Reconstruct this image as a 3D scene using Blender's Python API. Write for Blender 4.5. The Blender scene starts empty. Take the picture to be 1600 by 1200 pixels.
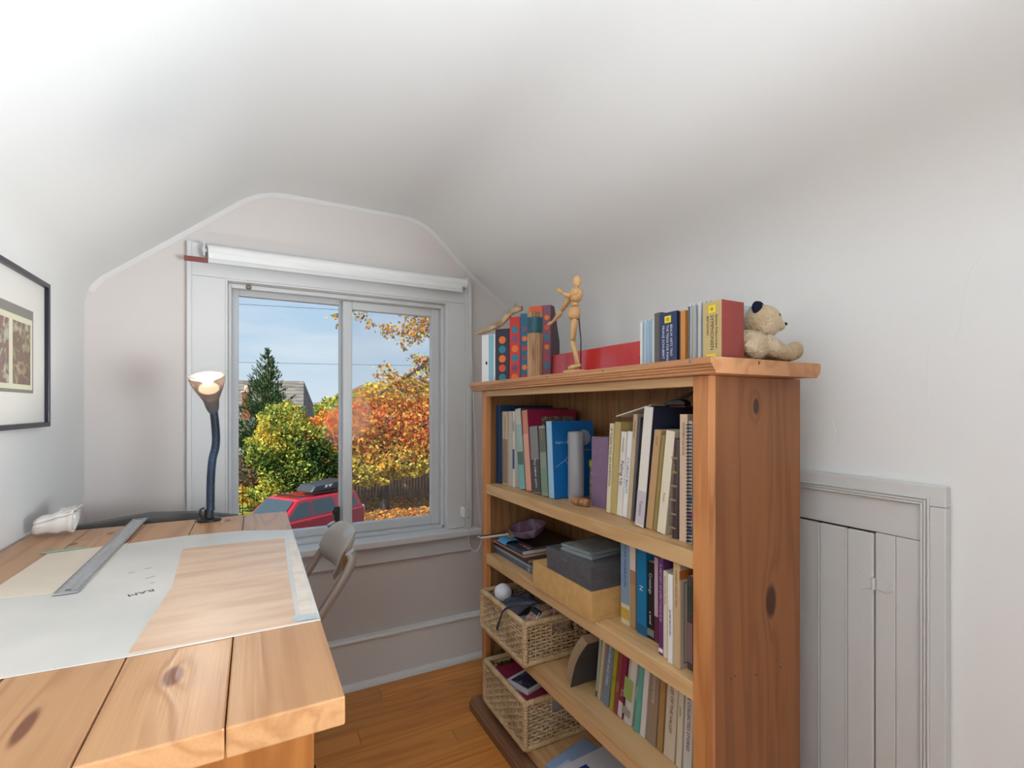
import bpy, bmesh, math, random
import numpy as np
from mathutils import Vector, Matrix, Euler
random.seed(7)
S = bpy.context.scene
COL = S.collection
R = math.radians

# ------------------------------------------------------------------ camera, world, lights, exposure
cam_d = bpy.data.cameras.new('camera')
cam = bpy.data.objects.new('camera', cam_d)
COL.objects.link(cam)
cam.location = (0, 0, 1.1)
cam.rotation_euler = (R(90), 0, R(-27.9))
cam_d.sensor_width = 36
cam_d.lens = 17.168
cam_d.shift_y = 0.0231
cam_d.clip_start = 0.02
cam_d.clip_end = 500
S.camera = cam

S.view_settings.view_transform = 'Standard'
S.view_settings.look = 'None'
S.view_settings.gamma = 1
S.view_settings.use_curve_mapping = False
S.view_settings.exposure = 0.0

W = bpy.data.worlds.new('sky')
S.world = W
W.use_nodes = True
nt = W.node_tree
bgn = nt.nodes['Background']
tc = nt.nodes.new('ShaderNodeTexCoord')
sep = nt.nodes.new('ShaderNodeSeparateXYZ')
nt.links.new(tc.outputs['Generated'], sep.inputs[0])
rmp = nt.nodes.new('ShaderNodeValToRGB')
rmp.color_ramp.elements[0].position = 0.0
rmp.color_ramp.elements[0].color = (0.74, 0.84, 0.93, 1)
rmp.color_ramp.elements[1].position = 0.55
rmp.color_ramp.elements[1].color = (0.30, 0.52, 0.86, 1)
e_ = rmp.color_ramp.elements.new(0.12)
e_.color = (0.56, 0.74, 0.92, 1)
nt.links.new(sep.outputs['Z'], rmp.inputs[0])
mp_ = nt.nodes.new('ShaderNodeMapping')
mp_.inputs['Scale'].default_value = (2.0, 2.0, 9.0)
nt.links.new(tc.outputs['Generated'], mp_.inputs[0])
nz_ = nt.nodes.new('ShaderNodeTexNoise')
nz_.inputs['Scale'].default_value = 2.2
nz_.inputs['Detail'].default_value = 6
nt.links.new(mp_.outputs[0], nz_.inputs[0])
cr_ = nt.nodes.new('ShaderNodeValToRGB')
cr_.color_ramp.elements[0].position = 0.5
cr_.color_ramp.elements[1].position = 0.95
nt.links.new(nz_.outputs[0], cr_.inputs[0])
mx_ = nt.nodes.new('ShaderNodeMix')
mx_.data_type = 'RGBA'
mx_.inputs[7].default_value = (0.86, 0.91, 0.96, 1)
nt.links.new(cr_.outputs[0], mx_.inputs[0])
nt.links.new(rmp.outputs[0], mx_.inputs[6])
nt.links.new(mx_.outputs[2], bgn.inputs[0])
bgn.inputs[1].default_value = 0.95

def add_light(name, kind, loc, energy, color=(1, 1, 1), rot=(0, 0, 0), **kw):
    d = bpy.data.lights.new(name, kind)
    d.energy = energy
    d.color = color
    for k, v in kw.items():
        setattr(d, k, v)
    o = bpy.data.objects.new(name, d)
    COL.objects.link(o)
    o.location = loc
    o.rotation_euler = rot
    return o

# sun: comes from behind the house on the left, lights the garden and the street
sun_dir = Vector((0.62, 0.42, -0.66)).normalized()
add_light('sun', 'SUN', (0, 0, 30), 7.5, (1.0, 0.93, 0.82),
          sun_dir.to_track_quat('-Z', 'Y').to_euler(), angle=R(0.6))
# sampling portals for the sky seen through the windows (they give off no light themselves)
prt = add_light('sky_portal_rear_window', 'AREA', (0.32, -2.55, 1.12), 1, (1, 1, 1), (R(90), 0, 0),
                shape='RECTANGLE', size=1.28, size_y=1.05)
prt.data.cycles.is_portal = True
prt = add_light('sky_portal_front_window', 'AREA', (0.32, 2.2, 1.065), 1, (1, 1, 1), (R(-90), 0, 0),
                shape='RECTANGLE', size=0.84, size_y=1.0)
prt.data.cycles.is_portal = True

# ------------------------------------------------------------------ helpers
def lin(c):
    r = []
    for v in c[:3]:
        v /= 255.0
        r.append(v / 12.92 if v <= 0.04045 else ((v + 0.055) / 1.055) ** 2.4)
    return (r[0], r[1], r[2], 1.0)

MATS = {}
def mat(name, rgb=(200, 200, 200), rough=0.55, metal=0.0, bump=None, var=None, spec=0.5, coat=0.0,
        emit=None, alpha=1.0, trans=0.0, subs=0.0):
    """principled material; bump=(scale,strength); var=(scale, rgb2, lo, hi[, stretch])"""
    if name in MATS:
        return MATS[name]
    m = bpy.data.materials.new(name)
    m.use_nodes = True
    n = m.node_tree
    b = n.nodes['Principled BSDF']
    b.inputs['Base Color'].default_value = lin(rgb)
    b.inputs['Roughness'].default_value = rough
    b.inputs['Metallic'].default_value = metal
    b.inputs['Specular IOR Level'].default_value = spec
    b.inputs['Coat Weight'].default_value = coat
    b.inputs['Transmission Weight'].default_value = trans
    b.inputs['Alpha'].default_value = alpha
    if emit:
        b.inputs['Emission Color'].default_value = lin(emit[0])
        b.inputs['Emission Strength'].default_value = emit[1]
    if bump or var:
        t = n.nodes.new('ShaderNodeTexCoord')
    if var:
        mp = n.nodes.new('ShaderNodeMapping')
        if len(var) > 4:
            mp.inputs['Scale'].default_value = var[4]
        n.links.new(t.outputs['Object'], mp.inputs[0])
        z = n.nodes.new('ShaderNodeTexNoise')
        z.inputs['Scale'].default_value = var[0]
        z.inputs['Detail'].default_value = 5
        n.links.new(mp.outputs[0], z.inputs[0])
        r = n.nodes.new('ShaderNodeMapRange')
        r.inputs[1].default_value = var[2]
        r.inputs[2].default_value = var[3]
        n.links.new(z.outputs[0], r.inputs[0])
        x = n.nodes.new('ShaderNodeMix')
        x.data_type = 'RGBA'
        x.inputs[6].default_value = lin(rgb)
        x.inputs[7].default_value = lin(var[1])
        n.links.new(r.outputs[0], x.inputs[0])
        n.links.new(x.outputs[2], b.inputs['Base Color'])
    if bump:
        z = n.nodes.new('ShaderNodeTexNoise')
        z.inputs['Scale'].default_value = bump[0]
        z.inputs['Detail'].default_value = 4
        n.links.new(t.outputs['Object'], z.inputs[0])
        p = n.nodes.new('ShaderNodeBump')
        p.inputs['Strength'].default_value = bump[1]
        p.inputs['Distance'].default_value = 0.01
        n.links.new(z.outputs[0], p.inputs['Height'])
        n.links.new(p.outputs[0], b.inputs['Normal'])
    MATS[name] = m
    return m

def wood(name, light, dark, axis='z', across='x', freq=260.0, knots=(), rough=0.42, knotcol=(70, 38, 18), grain=1.0, coat=0.0, spec=0.4):
    """pine with growth rings running along `axis`; knots = [(x,y,z, radius_along, radius_across)] in object coordinates"""
    if name in MATS:
        return MATS[name]
    m = bpy.data.materials.new(name)
    m.use_nodes = True
    n = m.node_tree
    L = n.links.new
    b = n.nodes['Principled BSDF']
    b.inputs['Roughness'].default_value = rough
    b.inputs['Specular IOR Level'].default_value = spec
    b.inputs['Coat Weight'].default_value = coat
    t = n.nodes.new('ShaderNodeTexCoord')
    oi = n.nodes.new('ShaderNodeObjectInfo')
    off = n.nodes.new('ShaderNodeVectorMath'); off.operation = 'SCALE'
    off.inputs[0].default_value = (3.1, 4.7, 2.3)
    L(oi.outputs['Random'], off.inputs['Scale'])
    sh = n.nodes.new('ShaderNodeVectorMath'); sh.operation = 'ADD'
    L(t.outputs['Object'], sh.inputs[0]); L(off.outputs[0], sh.inputs[1])
    mp = n.nodes.new('ShaderNodeMapping')
    sc = {'x': (0.6, 7, 7), 'y': (7, 0.6, 7), 'z': (7, 7, 0.6)}[axis]
    mp.inputs['Scale'].default_value = sc
    L(sh.outputs[0], mp.inputs[0])
    nz = n.nodes.new('ShaderNodeTexNoise')
    nz.inputs['Scale'].default_value = 1.6; nz.inputs['Detail'].default_value = 3
    nz.inputs['Distortion'].default_value = 0.6
    L(mp.outputs[0], nz.inputs[0])
    sx = n.nodes.new('ShaderNodeSeparateXYZ')
    L(t.outputs['Object'], sx.inputs[0])
    def math_(op, a, bb=None, clamp=False):
        q = n.nodes.new('ShaderNodeMath'); q.operation = op; q.use_clamp = clamp
        for i, v in enumerate((a, bb)):
            if v is None: continue
            if isinstance(v, (int, float)): q.inputs[i].default_value = v
            else: L(v, q.inputs[i])
        return q.outputs[0]
    phase = math_('MULTIPLY', sx.outputs[across.upper()], freq * 0.35)
    phase = math_('ADD', phase, math_('MULTIPLY', nz.outputs[0], 34.0))
    core = None
    for (kx, ky, kz, ra, rc) in knots:
        sb = n.nodes.new('ShaderNodeVectorMath'); sb.operation = 'SUBTRACT'
        L(t.outputs['Object'], sb.inputs[0]); sb.inputs[1].default_value = (kx, ky, kz)
        dv = n.nodes.new('ShaderNodeVectorMath'); dv.operation = 'DIVIDE'
        L(sb.outputs[0], dv.inputs[0])
        rad = {'x': (ra, 9, 9), 'y': (9, ra, 9), 'z': (9, 9, ra)}[axis]
        rad = list(rad); rad['xyz'.index(across)] = rc
        dv.inputs[1].default_value = rad
        ln = n.nodes.new('ShaderNodeVectorMath'); ln.operation = 'LENGTH'
        L(dv.outputs[0], ln.inputs[0])
        d = math_('ADD', ln.outputs['Value'], math_('MULTIPLY', math_('SUBTRACT', nz.outputs[0], 0.5), 0.5))
        g = math_('POWER', 2.718, math_('MULTIPLY', math_('MULTIPLY', d, d), -0.22))
        phase = math_('ADD', phase, math_('MULTIPLY', g, 7.0))
        k = math_('SUBTRACT', 1.25, d, True)
        k = math_('MULTIPLY', k, 2.2, True)
        core = k if core is None else math_('MAXIMUM', core, k)
    ring = math_('ADD', math_('MULTIPLY', math_('SINE', phase), 0.5), 0.5)
    ring = math_('POWER', ring, 2.0)
    mp2 = n.nodes.new('ShaderNodeMapping')
    mp2.inputs['Scale'].default_value = {'x': (4, 180, 180), 'y': (180, 4, 180), 'z': (180, 180, 4)}[axis]
    L(t.outputs['Object'], mp2.inputs[0])
    nf = n.nodes.new('ShaderNodeTexNoise'); nf.inputs['Scale'].default_value = 1.5; nf.inputs['Detail'].default_value = 2
    L(mp2.outputs[0], nf.inputs[0])
    f = math_('ADD', math_('MULTIPLY', ring, 0.42 * grain), math_('MULTIPLY', nf.outputs[0], 0.35))
    f = math_('ADD', f, math_('MULTIPLY', nz.outputs[0], 0.35), True)
    x = n.nodes.new('ShaderNodeMix'); x.data_type = 'RGBA'
    x.inputs[6].default_value = lin(light); x.inputs[7].default_value = lin(dark)
    L(f, x.inputs[0])
    out = x.outputs[2]
    if core is not None:
        y = n.nodes.new('ShaderNodeMix'); y.data_type = 'RGBA'
        L(core, y.inputs[0]); L(out, y.inputs[6]); y.inputs[7].default_value = lin(knotcol)
        out = y.outputs[2]
    hs = n.nodes.new('ShaderNodeHueSaturation')
    L(out, hs.inputs['Color'])
    L(math_('ADD', math_('MULTIPLY', oi.outputs['Random'], 0.16), 0.92), hs.inputs['Value'])
    L(hs.outputs[0], b.inputs['Base Color'])
    p = n.nodes.new('ShaderNodeBump'); p.inputs['Strength'].default_value = 0.25; p.inputs['Distance'].default_value = 0.002
    L(f, p.inputs['Height']); L(p.outputs[0], b.inputs['Normal'])
    MATS[name] = m
    return m

class G:
    """collects boxes, tubes, lathes into ONE mesh"""
    def __init__(s):
        s.v = []; s.f = []; s.m = []
    def add(s, vs, fs, m=0):
        o = len(s.v)
        s.v += [tuple(p) for p in vs]
        for f in fs:
            s.f.append([i + o for i in f]); s.m.append(m)
        return s
    def box(s, x0, x1, y0, y1, z0, z1, m=0, M=None):
        vs = [Vector((x, y, z)) for z in (z0, z1) for x, y in ((x0, y0), (x1, y0), (x1, y1), (x0, y1))]
        if M is not None: vs = [M @ p for p in vs]
        return s.add(vs, [(3, 2, 1, 0), (4, 5, 6, 7), (0, 1, 5, 4), (1, 2, 6, 5), (2, 3, 7, 6), (3, 0, 4, 7)], m)
    def tube(s, pts, r, n=10, m=0, caps=True, flat=1.0):
        pts = [Vector(p) for p in pts]
        rs = r if isinstance(r, (list, tuple)) else [r] * len(pts)
        vs = []; prev = None
        for i, p in enumerate(pts):
            d = (pts[min(i + 1, len(pts) - 1)] - pts[max(i - 1, 0)]).normalized()
            if prev is None:
                a = d.orthogonal().normalized()
            else:
                a = (prev - d * prev.dot(d))
                a = a.normalized() if a.length > 1e-6 else d.orthogonal().normalized()
            prev = a
            bb = d.cross(a)
            for k in range(n):
                t = 2 * math.pi * k / n
                vs.append(p + (a * math.cos(t) * rs[i] + bb * math.sin(t) * rs[i] * flat))
        fs = []
        for i in range(len(pts) - 1):
            for k in range(n):
                fs.append((i * n + k, i * n + (k + 1) % n, (i + 1) * n + (k + 1) % n, (i + 1) * n + k))
        if caps:
            fs.append(tuple(range(n - 1, -1, -1)))
            fs.append(tuple((len(pts) - 1) * n + k for k in range(n)))
        return s.add(vs, fs, m)
    def lathe(s, prof, n=20, c=(0, 0, 0), m=0, M=None, sx=1, sy=1):
        vs = []; fs = []
        for (r, z) in prof:
            for k in range(n):
                t = 2 * math.pi * k / n
                vs.append(Vector((c[0] + r * math.cos(t) * sx, c[1] + r * math.sin(t) * sy, c[2] + z)))
        if M is not None: vs = [M @ p for p in vs]
        for i in range(len(prof) - 1):
            for k in range(n):
                fs.append((i * n + k, i * n + (k + 1) % n, (i + 1) * n + (k + 1) % n, (i + 1) * n + k))
        if prof[0][0] > 1e-5: fs.append(tuple(range(n - 1, -1, -1)))
        if prof[-1][0] > 1e-5: fs.append(tuple((len(prof) - 1) * n + k for k in range(n)))
        return s.add(vs, fs, m)
    def ball(s, c, r, n=14, m=0, M=None):
        rx, ry, rz = r if isinstance(r, (tuple, list)) else (r, r, r)
        k = max(5, n // 2)
        prof = [(max(math.sin(math.pi * i / k), 1e-6), -math.cos(math.pi * i / k)) for i in range(k + 1)]
        vs = []; fs = []
        for (a, z) in prof:
            for j in range(n):
                t = 2 * math.pi * j / n
                p = Vector((rx * a * math.cos(t), ry * a * math.sin(t), rz * z))
                if M is not None: p = M @ p
                vs.append(Vector(c) + p)
        for i in range(k):
            for j in range(n):
                fs.append((i * n + j, i * n + (j + 1) % n, (i + 1) * n + (j + 1) % n, (i + 1) * n + j))
        return s.add(vs, fs, m)
    def prism(s, poly, axis, a, b, m=0):
        """poly = 2-d outline; axis 'x' -> (y,z), 'y' -> (x,z), 'z' -> (x,y)"""
        def P(u, v, w):
            return {'x': (w, u, v), 'y': (u, w, v), 'z': (u, v, w)}[axis]
        n = len(poly)
        vs = [P(u, v, a) for u, v in poly] + [P(u, v, b) for u, v in poly]
        fs = [tuple(range(n - 1, -1, -1)), tuple(range(n, 2 * n))]
        fs += [(i, (i + 1) % n, n + (i + 1) % n, n + i) for i in range(n)]
        return s.add(vs, fs, m)
    def build(s, name, mats, parent=None, loc=(0, 0, 0), rot=None, bevel=0.0, smooth=None, seg=2, fix=True):
        me = bpy.data.meshes.new(name)
        me.from_pydata(s.v, [], s.f)
        if not isinstance(mats, (list, tuple)): mats = [mats]
        for q in mats: me.materials.append(q)
        if len(mats) > 1:
            me.polygons.foreach_set('material_index', s.m)
        if fix:
            bm = bmesh.new(); bm.from_mesh(me)
            bmesh.ops.recalc_face_normals(bm, faces=bm.faces)
            bm.to_mesh(me); bm.free()
        o = bpy.data.objects.new(name, me)
        COL.objects.link(o)
        o.location = loc
        if rot is not None: o.rotation_euler = rot
        if parent is not None: o.parent = parent
        if smooth is not None:
            me.polygons.foreach_set('use_smooth', [True] * len(me.polygons))
            if smooth < 180: me.set_sharp_from_angle(angle=R(smooth))
        if bevel:
            md = o.modifiers.new('bevel', 'BEVEL')
            md.width = bevel; md.segments = seg; md.limit_method = 'ANGLE'; md.angle_limit = R(40)
        return o

def tag(o, label=None, cat=None, group=None, kind=None):
    if label: o['label'] = label
    if cat: o['category'] = cat
    if group: o['group'] = group
    if kind: o['kind'] = kind
    return o

def empty(name, loc=(0, 0, 0), rot=(0, 0, 0), label=None, cat=None, group=None, kind=None):
    o = bpy.data.objects.new(name, None)
    COL.objects.link(o)
    o.empty_display_size = 0.05
    o.location = loc; o.rotation_euler = rot
    return tag(o, label, cat, group, kind)

def copy_tree(o, parent=None):
    c = o.copy(); COL.objects.link(c)
    if parent is not None: c.parent = parent
    for ch in list(o.children): copy_tree(ch, c)
    return c

def B(name, m, parent, x0, x1, y0, y1, z0, z1, bevel=0.002, **k):
    return G().box(x0, x1, y0, y1, z0, z1).build(name, m, parent, bevel=bevel, **k)

def text(body, size, m, parent, M, name='lettering', extrude=0.0002, align='LEFT', width=None):
    cu = bpy.data.curves.new(name, 'FONT')
    cu.body = body; cu.size = size; cu.extrude = extrude
    cu.align_x = align; cu.align_y = 'CENTER'; cu.resolution_u = 2
    tmp = bpy.data.objects.new(name + '_curve', cu)
    COL.objects.link(tmp)
    bpy.context.view_layer.update()
    dg = bpy.context.evaluated_depsgraph_get()
    me = bpy.data.meshes.new_from_object(tmp.evaluated_get(dg))
    bpy.data.objects.remove(tmp); bpy.data.curves.remove(cu)
    if width and me.vertices:
        xs = [v.co.x for v in me.vertices]
        k = width / max(1e-6, max(xs) - min(xs))
        if k < 1:
            me.transform(Matrix.Diagonal((k, 1, 1, 1)))
    me.materials.clear(); me.materials.append(m)
    me.name = name
    o = bpy.data.objects.new(name, me)
    COL.objects.link(o)
    o.parent = parent
    o.matrix_local = M
    return o

def axes(loc, x, y):
    x = Vector(x); y = Vector(y); z = x.cross(y)
    M = Matrix((x, y, z)).transposed().to_4x4()
    M.translation = Vector(loc)
    return M

# ------------------------------------------------------------------ materials
PLA = (4.0, 0.0)
m_ceil = mat('white_plaster_ceiling', (228, 228, 226), 0.75, bump=(7, 0.16), spec=0.25)
m_wl = mat('off_white_plaster_left', (222, 221, 217), 0.7, bump=(10, 0.08), spec=0.3)
m_wr = mat('off_white_plaster_right', (220, 218, 213), 0.75, bump=(8, 0.12), spec=0.25)
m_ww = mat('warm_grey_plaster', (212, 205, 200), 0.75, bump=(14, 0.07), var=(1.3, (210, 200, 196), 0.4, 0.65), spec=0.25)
m_trim = mat('white_gloss_paint', (212, 212, 211), 0.32, bump=(40, 0.02), spec=0.5)
m_trim2 = mat('knee_door_paint', (208, 208, 206), 0.35, bump=(30, 0.03))
m_sash = mat('aluminium_sash_paint', (205, 207, 208), 0.35, metal=0.0)
m_black = mat('black_plastic', (22, 22, 24), 0.4)
m_dark = mat('dark_gap', (25, 22, 20), 0.9)
m_floor = wood('oiled_fir_floor', (236, 162, 82), (198, 118, 52), 'x', 'y', 200, rough=0.28, grain=0.9, coat=0.15)
m_bc = wood('honey_pine', (208, 152, 104), (168, 112, 70), 'y', 'z', 260, rough=0.4)
m_bcv = wood('honey_pine_upright', (212, 148, 92), (166, 102, 56), 'z', 'y', 300, rough=0.4)
m_side = wood('honey_pine_side_shaded', (160, 104, 58), (126, 76, 40), 'z', 'x', 300, rough=0.38,  # pine tone darkened partly to carry the shade on this side
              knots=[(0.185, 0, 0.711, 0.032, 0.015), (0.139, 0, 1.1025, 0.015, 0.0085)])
m_shelf = wood('pale_pine_shelf', (222, 184, 136), (190, 146, 96), 'y', 'z', 260, rough=0.45)
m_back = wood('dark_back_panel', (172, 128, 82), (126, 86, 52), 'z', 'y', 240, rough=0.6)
m_desk = wood('varnished_pine_desk', (204, 156, 110), (166, 116, 74), 'y', 'x', 180, rough=0.34, spec=0.5,
              knots=[(-0.079, 0.66, 0.8, 0.022, 0.010), (-0.30, 1.48, 0.8, 0.012, 0.008), (-0.06, 1.50, 0.8, 0.014, 0.008), (-0.19, 0.62, 0.8, 0.03, 0.006), (-0.35, 1.40, 0.8, 0.014, 0.007)], knotcol=(120, 70, 45))

# ------------------------------------------------------------------ the room
YW, YB, XL, XR = 2.0, -2.4, -0.4736, 1.12
# cross-section of walls and ceiling (x,z), coved folds
def cove(points, rads, n=7):
    out = [Vector(points[0])]
    for i in range(1, len(points) - 1):
        p = Vector(points[i]); a = Vector(points[i - 1]); b = Vector(points[i + 1])
        r = rads[i - 1]
        da = (a - p).normalized() * r; db = (b - p).normalized() * r
        for k in range(n + 1):
            t = k / n
            out.append((p + da) * (1 - t) ** 2 + p * 2 * t * (1 - t) + (p + db) * t ** 2)
    out.append(Vector(points[-1]))
    return out
prof = cove([(XL, 1.36), (XL, 1.487), (0.025, 1.895), (0.635, 1.895), (0.85, 1.695), (XR, 1.505), (XR, 1.30)],
            [0.07, 0.09, 0.09, 0.06, 0.15])
ny = 24
g = G()
ys = [YB + (YW - YB) * j / ny for j in range(ny + 1)]
vs = [(p.x, y, p.y) for y in ys for p in prof]
n_ = len(prof)
g.add(vs, [(j * n_ + i, (j + 1) * n_ + i, (j + 1) * n_ + i + 1, j * n_ + i + 1) for j in range(ny) for i in range(n_ - 1)])
ceil = g.build('ceiling', m_ceil, smooth=180, fix=False)
tag(ceil, 'white coved plaster attic ceiling sloping down on both sides', kind='structure')
tag(G().box(XL - .1, XL, YB, YW, 0, 1.36).build('wall_left', m_ceil), 'low off-white plaster wall on the left behind the desk', kind='structure')
tag(G().box(XR, XR + .1, YB, YW, 0, 1.30).build('wall_right', m_ceil), 'low off-white plaster knee wall behind the bookcase', kind='structure')
# roof above the plaster, so that no daylight leaks in
g = G()
g.add([(XL - .3, YB - .1, 1.30), (.33, YB - .1, 2.25), (XR + .3, YB - .1, 1.30), (XL - .3, YW + .45, 1.30), (.33, YW + .45, 2.25), (XR + .3, YW + .45, 1.30)],
      [(0, 3, 4, 1), (1, 4, 5, 2)])
g.add([(XL - .3, YB - .1, 1.34), (.33, YB - .1, 2.29), (XR + .3, YB - .1, 1.34), (XL - .3, YW + .45, 1.34), (.33, YW + .45, 2.29), (XR + .3, YW + .45, 1.34)],
      [(0, 1, 4, 3), (1, 2, 5, 4)])
tag(g.build('roof', mat('roof_felt', (90, 90, 92), 0.9), fix=False), 'gable roof over the attic room', kind='structure')

WX0, WX1, WZ0, WZ1 = -0.090, 0.745, 0.570, 1.560      # rough opening of the front window
def gable_wall(y0, y1, hx0, hx1, hz0, hz1, name, m, label):
    """gable wall as four convex slabs around a rectangular opening"""
    g = G()
    rz = lambda x: 1.30 + 0.95 * (1 - abs(x - 0.33) / 1.097)
    a, b = XL - .1, XR + .1
    g.prism([(a, 0), (hx0, 0), (hx0, rz(hx0)), (a, rz(a))], 'y', y0, y1)
    g.prism([(hx1, 0), (b, 0), (b, rz(b)), (hx1, rz(hx1))], 'y', y0, y1)
    g.box(hx0, hx1, y0, y1, 0, hz0)
    g.prism([(hx0, hz1), (hx1, hz1), (hx1, rz(hx1)), (.33, rz(.33)), (hx0, rz(hx0))], 'y', y0, y1)
    o = g.build(name, m)
    return tag(o, label, kind='structure')
gable_wall(YW, YW + .18, WX0, WX1, WZ0, WZ1, 'wall_front', m_ww, 'warm grey plaster gable wall around the window')
gable_wall(YB - .1, YB, -0.32, 0.96, 0.60, 1.65, 'wall_back', m_wl, 'white gable wall behind the viewer')
# painted band where the ceiling white runs down onto the gable wall
g = G()
for i in range(4, len(prof) - 6):
    a, b = prof[i], prof[i + 1]
    c = Vector((0.33, 1.45))
    def inn(p, i_):
        q0 = prof[max(i_ - 1, 0)]; q1 = prof[min(i_ + 1, len(prof) - 1)]
        t = (q1 - q0).normalized(); nn = Vector((t.y, -t.x))
        return p + nn * 0.016
    a2, b2 = inn(a, i), inn(b, i + 1)
    g.add([(a.x, YW - .0025, a.y), (b.x, YW - .0025, b.y), (b2.x, YW - .0008, b2.y), (a2.x, YW - .0008, a2.y)], [(0, 1, 2, 3)])
tag(g.build('trim_1', mat('painted_band', (214, 211, 208), .75), smooth=180), 'white painted band along the top of the gable wall', kind='structure')

# floor with planks running left to right
fl = empty('floor', (0, 0, 0), label='honey coloured fir strip floor', kind='structure')
G().box(XL - .1, XR + .1, YB - .1, YW + .1, -0.06, -0.006).build('subfloor', m_dark, fl)
w = 0.0735; y = YB; k = 0
pm = {}
while y < YW:
    y1 = min(y + w, YW)
    L_ = [XL, XL + 0.4 + 1.1 * ((k * 37) % 100) / 100.0, XR]
    for a, b in ((L_[0], L_[1]), (L_[1], L_[2])):
        B('floor_plank', m_floor, fl, a + .0005, b - .0005, y + .0006, y1 - .0006, -0.006, 0.0, bevel=0.0008, seg=1)
    y = y1; k += 1

# baseboards
m_bb = mat('white_baseboard_paint', (230, 230, 228), 0.35)
bb = empty('baseboard_front', (0, 0, 0), label='tall white baseboard with rounded shoe under the window', kind='structure')
B('board', m_bb, bb, XL, XR, YW - .022, YW - .0005, 0.0, 0.178, bevel=.002)
G().prism([(YW - .028, .178), (YW - .031, .186), (YW - .026, .194), (YW - .0005, .196), (YW - .0005, .178)], 'x', XL, XR).build('cap_moulding', m_bb, bb, bevel=.001)
G().prism([(YW - .022, 0.0005), (YW - .042, 0.0005), (YW - .040, .010), (YW - .033, .018), (YW - .022, .022)], 'x', XL, XR).build('shoe_moulding', m_bb, bb, smooth=60)
for side, x, sg in (('left', XL, 1), ('right', XR, -1)):
    q = empty('baseboard_' + side, (0, 0, 0), label='white baseboard along the %s wall' % side, kind='structure')
    ranges = [(YB, YW - .03)] if side == 'left' else [(YB, .405), (1.07, YW - .03)]
    for a, b in ranges:
        xs = sorted((x + sg * .0005, x + sg * .02))
        B('board', m_bb, q, xs[0], xs[1], a, b, 0, .178)

# hairline ridges where plaster cracks were filled
def ridge(pts):
    sp_ = [Vector(p) for p in pts]
    G().tube(sp_, [.0009] * len(sp_), 5).build('filled_crack', m_ceil, ceil, smooth=60)
ridge([(XR, .375, 1.395), (XR, .372, 1.36), (XR, .384, 1.345), (XR, .392, 1.30), (XR, .398, 1.25), (XR, .405, 1.22)])
ridge([(XR, .445, 1.22), (XR, .447, 1.15), (XR, .444, 1.09)])
ridge([(XR, .62, 1.08), (XR, .61, 1.05), (XR, .615, 1.01)])

# unseen rear window, added to let daylight in behind the viewer
w2 = empty('added_window_2', (0, 0, 0), label='added white framed window in the rear gable wall', kind='structure')
for a in ((-.42, -.32, .52, 1.73), (.96, 1.06, .52, 1.73), (-.32, .96, 1.65, 1.73), (-.32, .96, .52, .60)):
    B('casing', m_trim, w2, a[0], a[1], YB, YB + .02, a[2], a[3])
B('mullion', m_sash, w2, .30, .34, YB - .06, YB - .02, .60, 1.65)


# ------------------------------------------------------------------ front window
win = empty('window_1', (0, 0, 0), label='white painted sliding window with wide casing, stool and apron', kind='structure')
CY = YW - .021
B('casing', m_trim, win, -.1996, -.0866, CY, YW - .0005, .5775, 1.553, bevel=.0025)
B('casing', m_trim, win, .7318, .846, CY, YW - .0005, .5775, 1.553, bevel=.0025)
B('head_casing', m_trim, win, -.1996, .846, CY - .0005, YW - .0005, 1.5532, 1.6665, bevel=.0025)
for x0, x1, z0, z1 in ((-.1996, -.186, .5775, 1.6665), (.826, .846, .5775, 1.6665)):
    B('back_band', m_trim, win, x0, x1, CY - .006, CY - .0008, z0, z1, bevel=.002)
B('back_band', m_trim, win, .812, .818, CY - .003, CY - .0004, .5775, 1.60, bevel=.001)
B('stool', m_trim, win, -.232, .876, YW - .062, YW + .06, .548, .5770, bevel=.006, seg=3)
B('apron', m_trim, win, -.1996, .842, CY, YW - .0005, .476, .5475, bevel=.002)
# jambs lining the opening
for x0, x1, z0, z1 in ((-.0895, -.0800, .577, 1.5595), (.7340, .7445, .577, 1.5595), (-.0800, .7340, 1.547, 1.5595)):
    B('jamb', m_trim, win, x0, x1, YW - .0165, YW + .18, z0, z1, bevel=.001)
B('stop_bead', m_trim, win, -.0798, -.070, YW + .02, YW + .05, .578, 1.5465, bevel=.002)
B('stop_bead', m_trim, win, .724, .7338, YW + .02, YW + .05, .578, 1.5465, bevel=.002)
B('stop_bead', m_trim, win, -.070, .724, YW + .02, YW + .05, 1.531, 1.5465, bevel=.002)
B('track', m_sash, win, -.0798, .7338, YW + .02, YW + .13, .5772, .590, bevel=.002)
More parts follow.
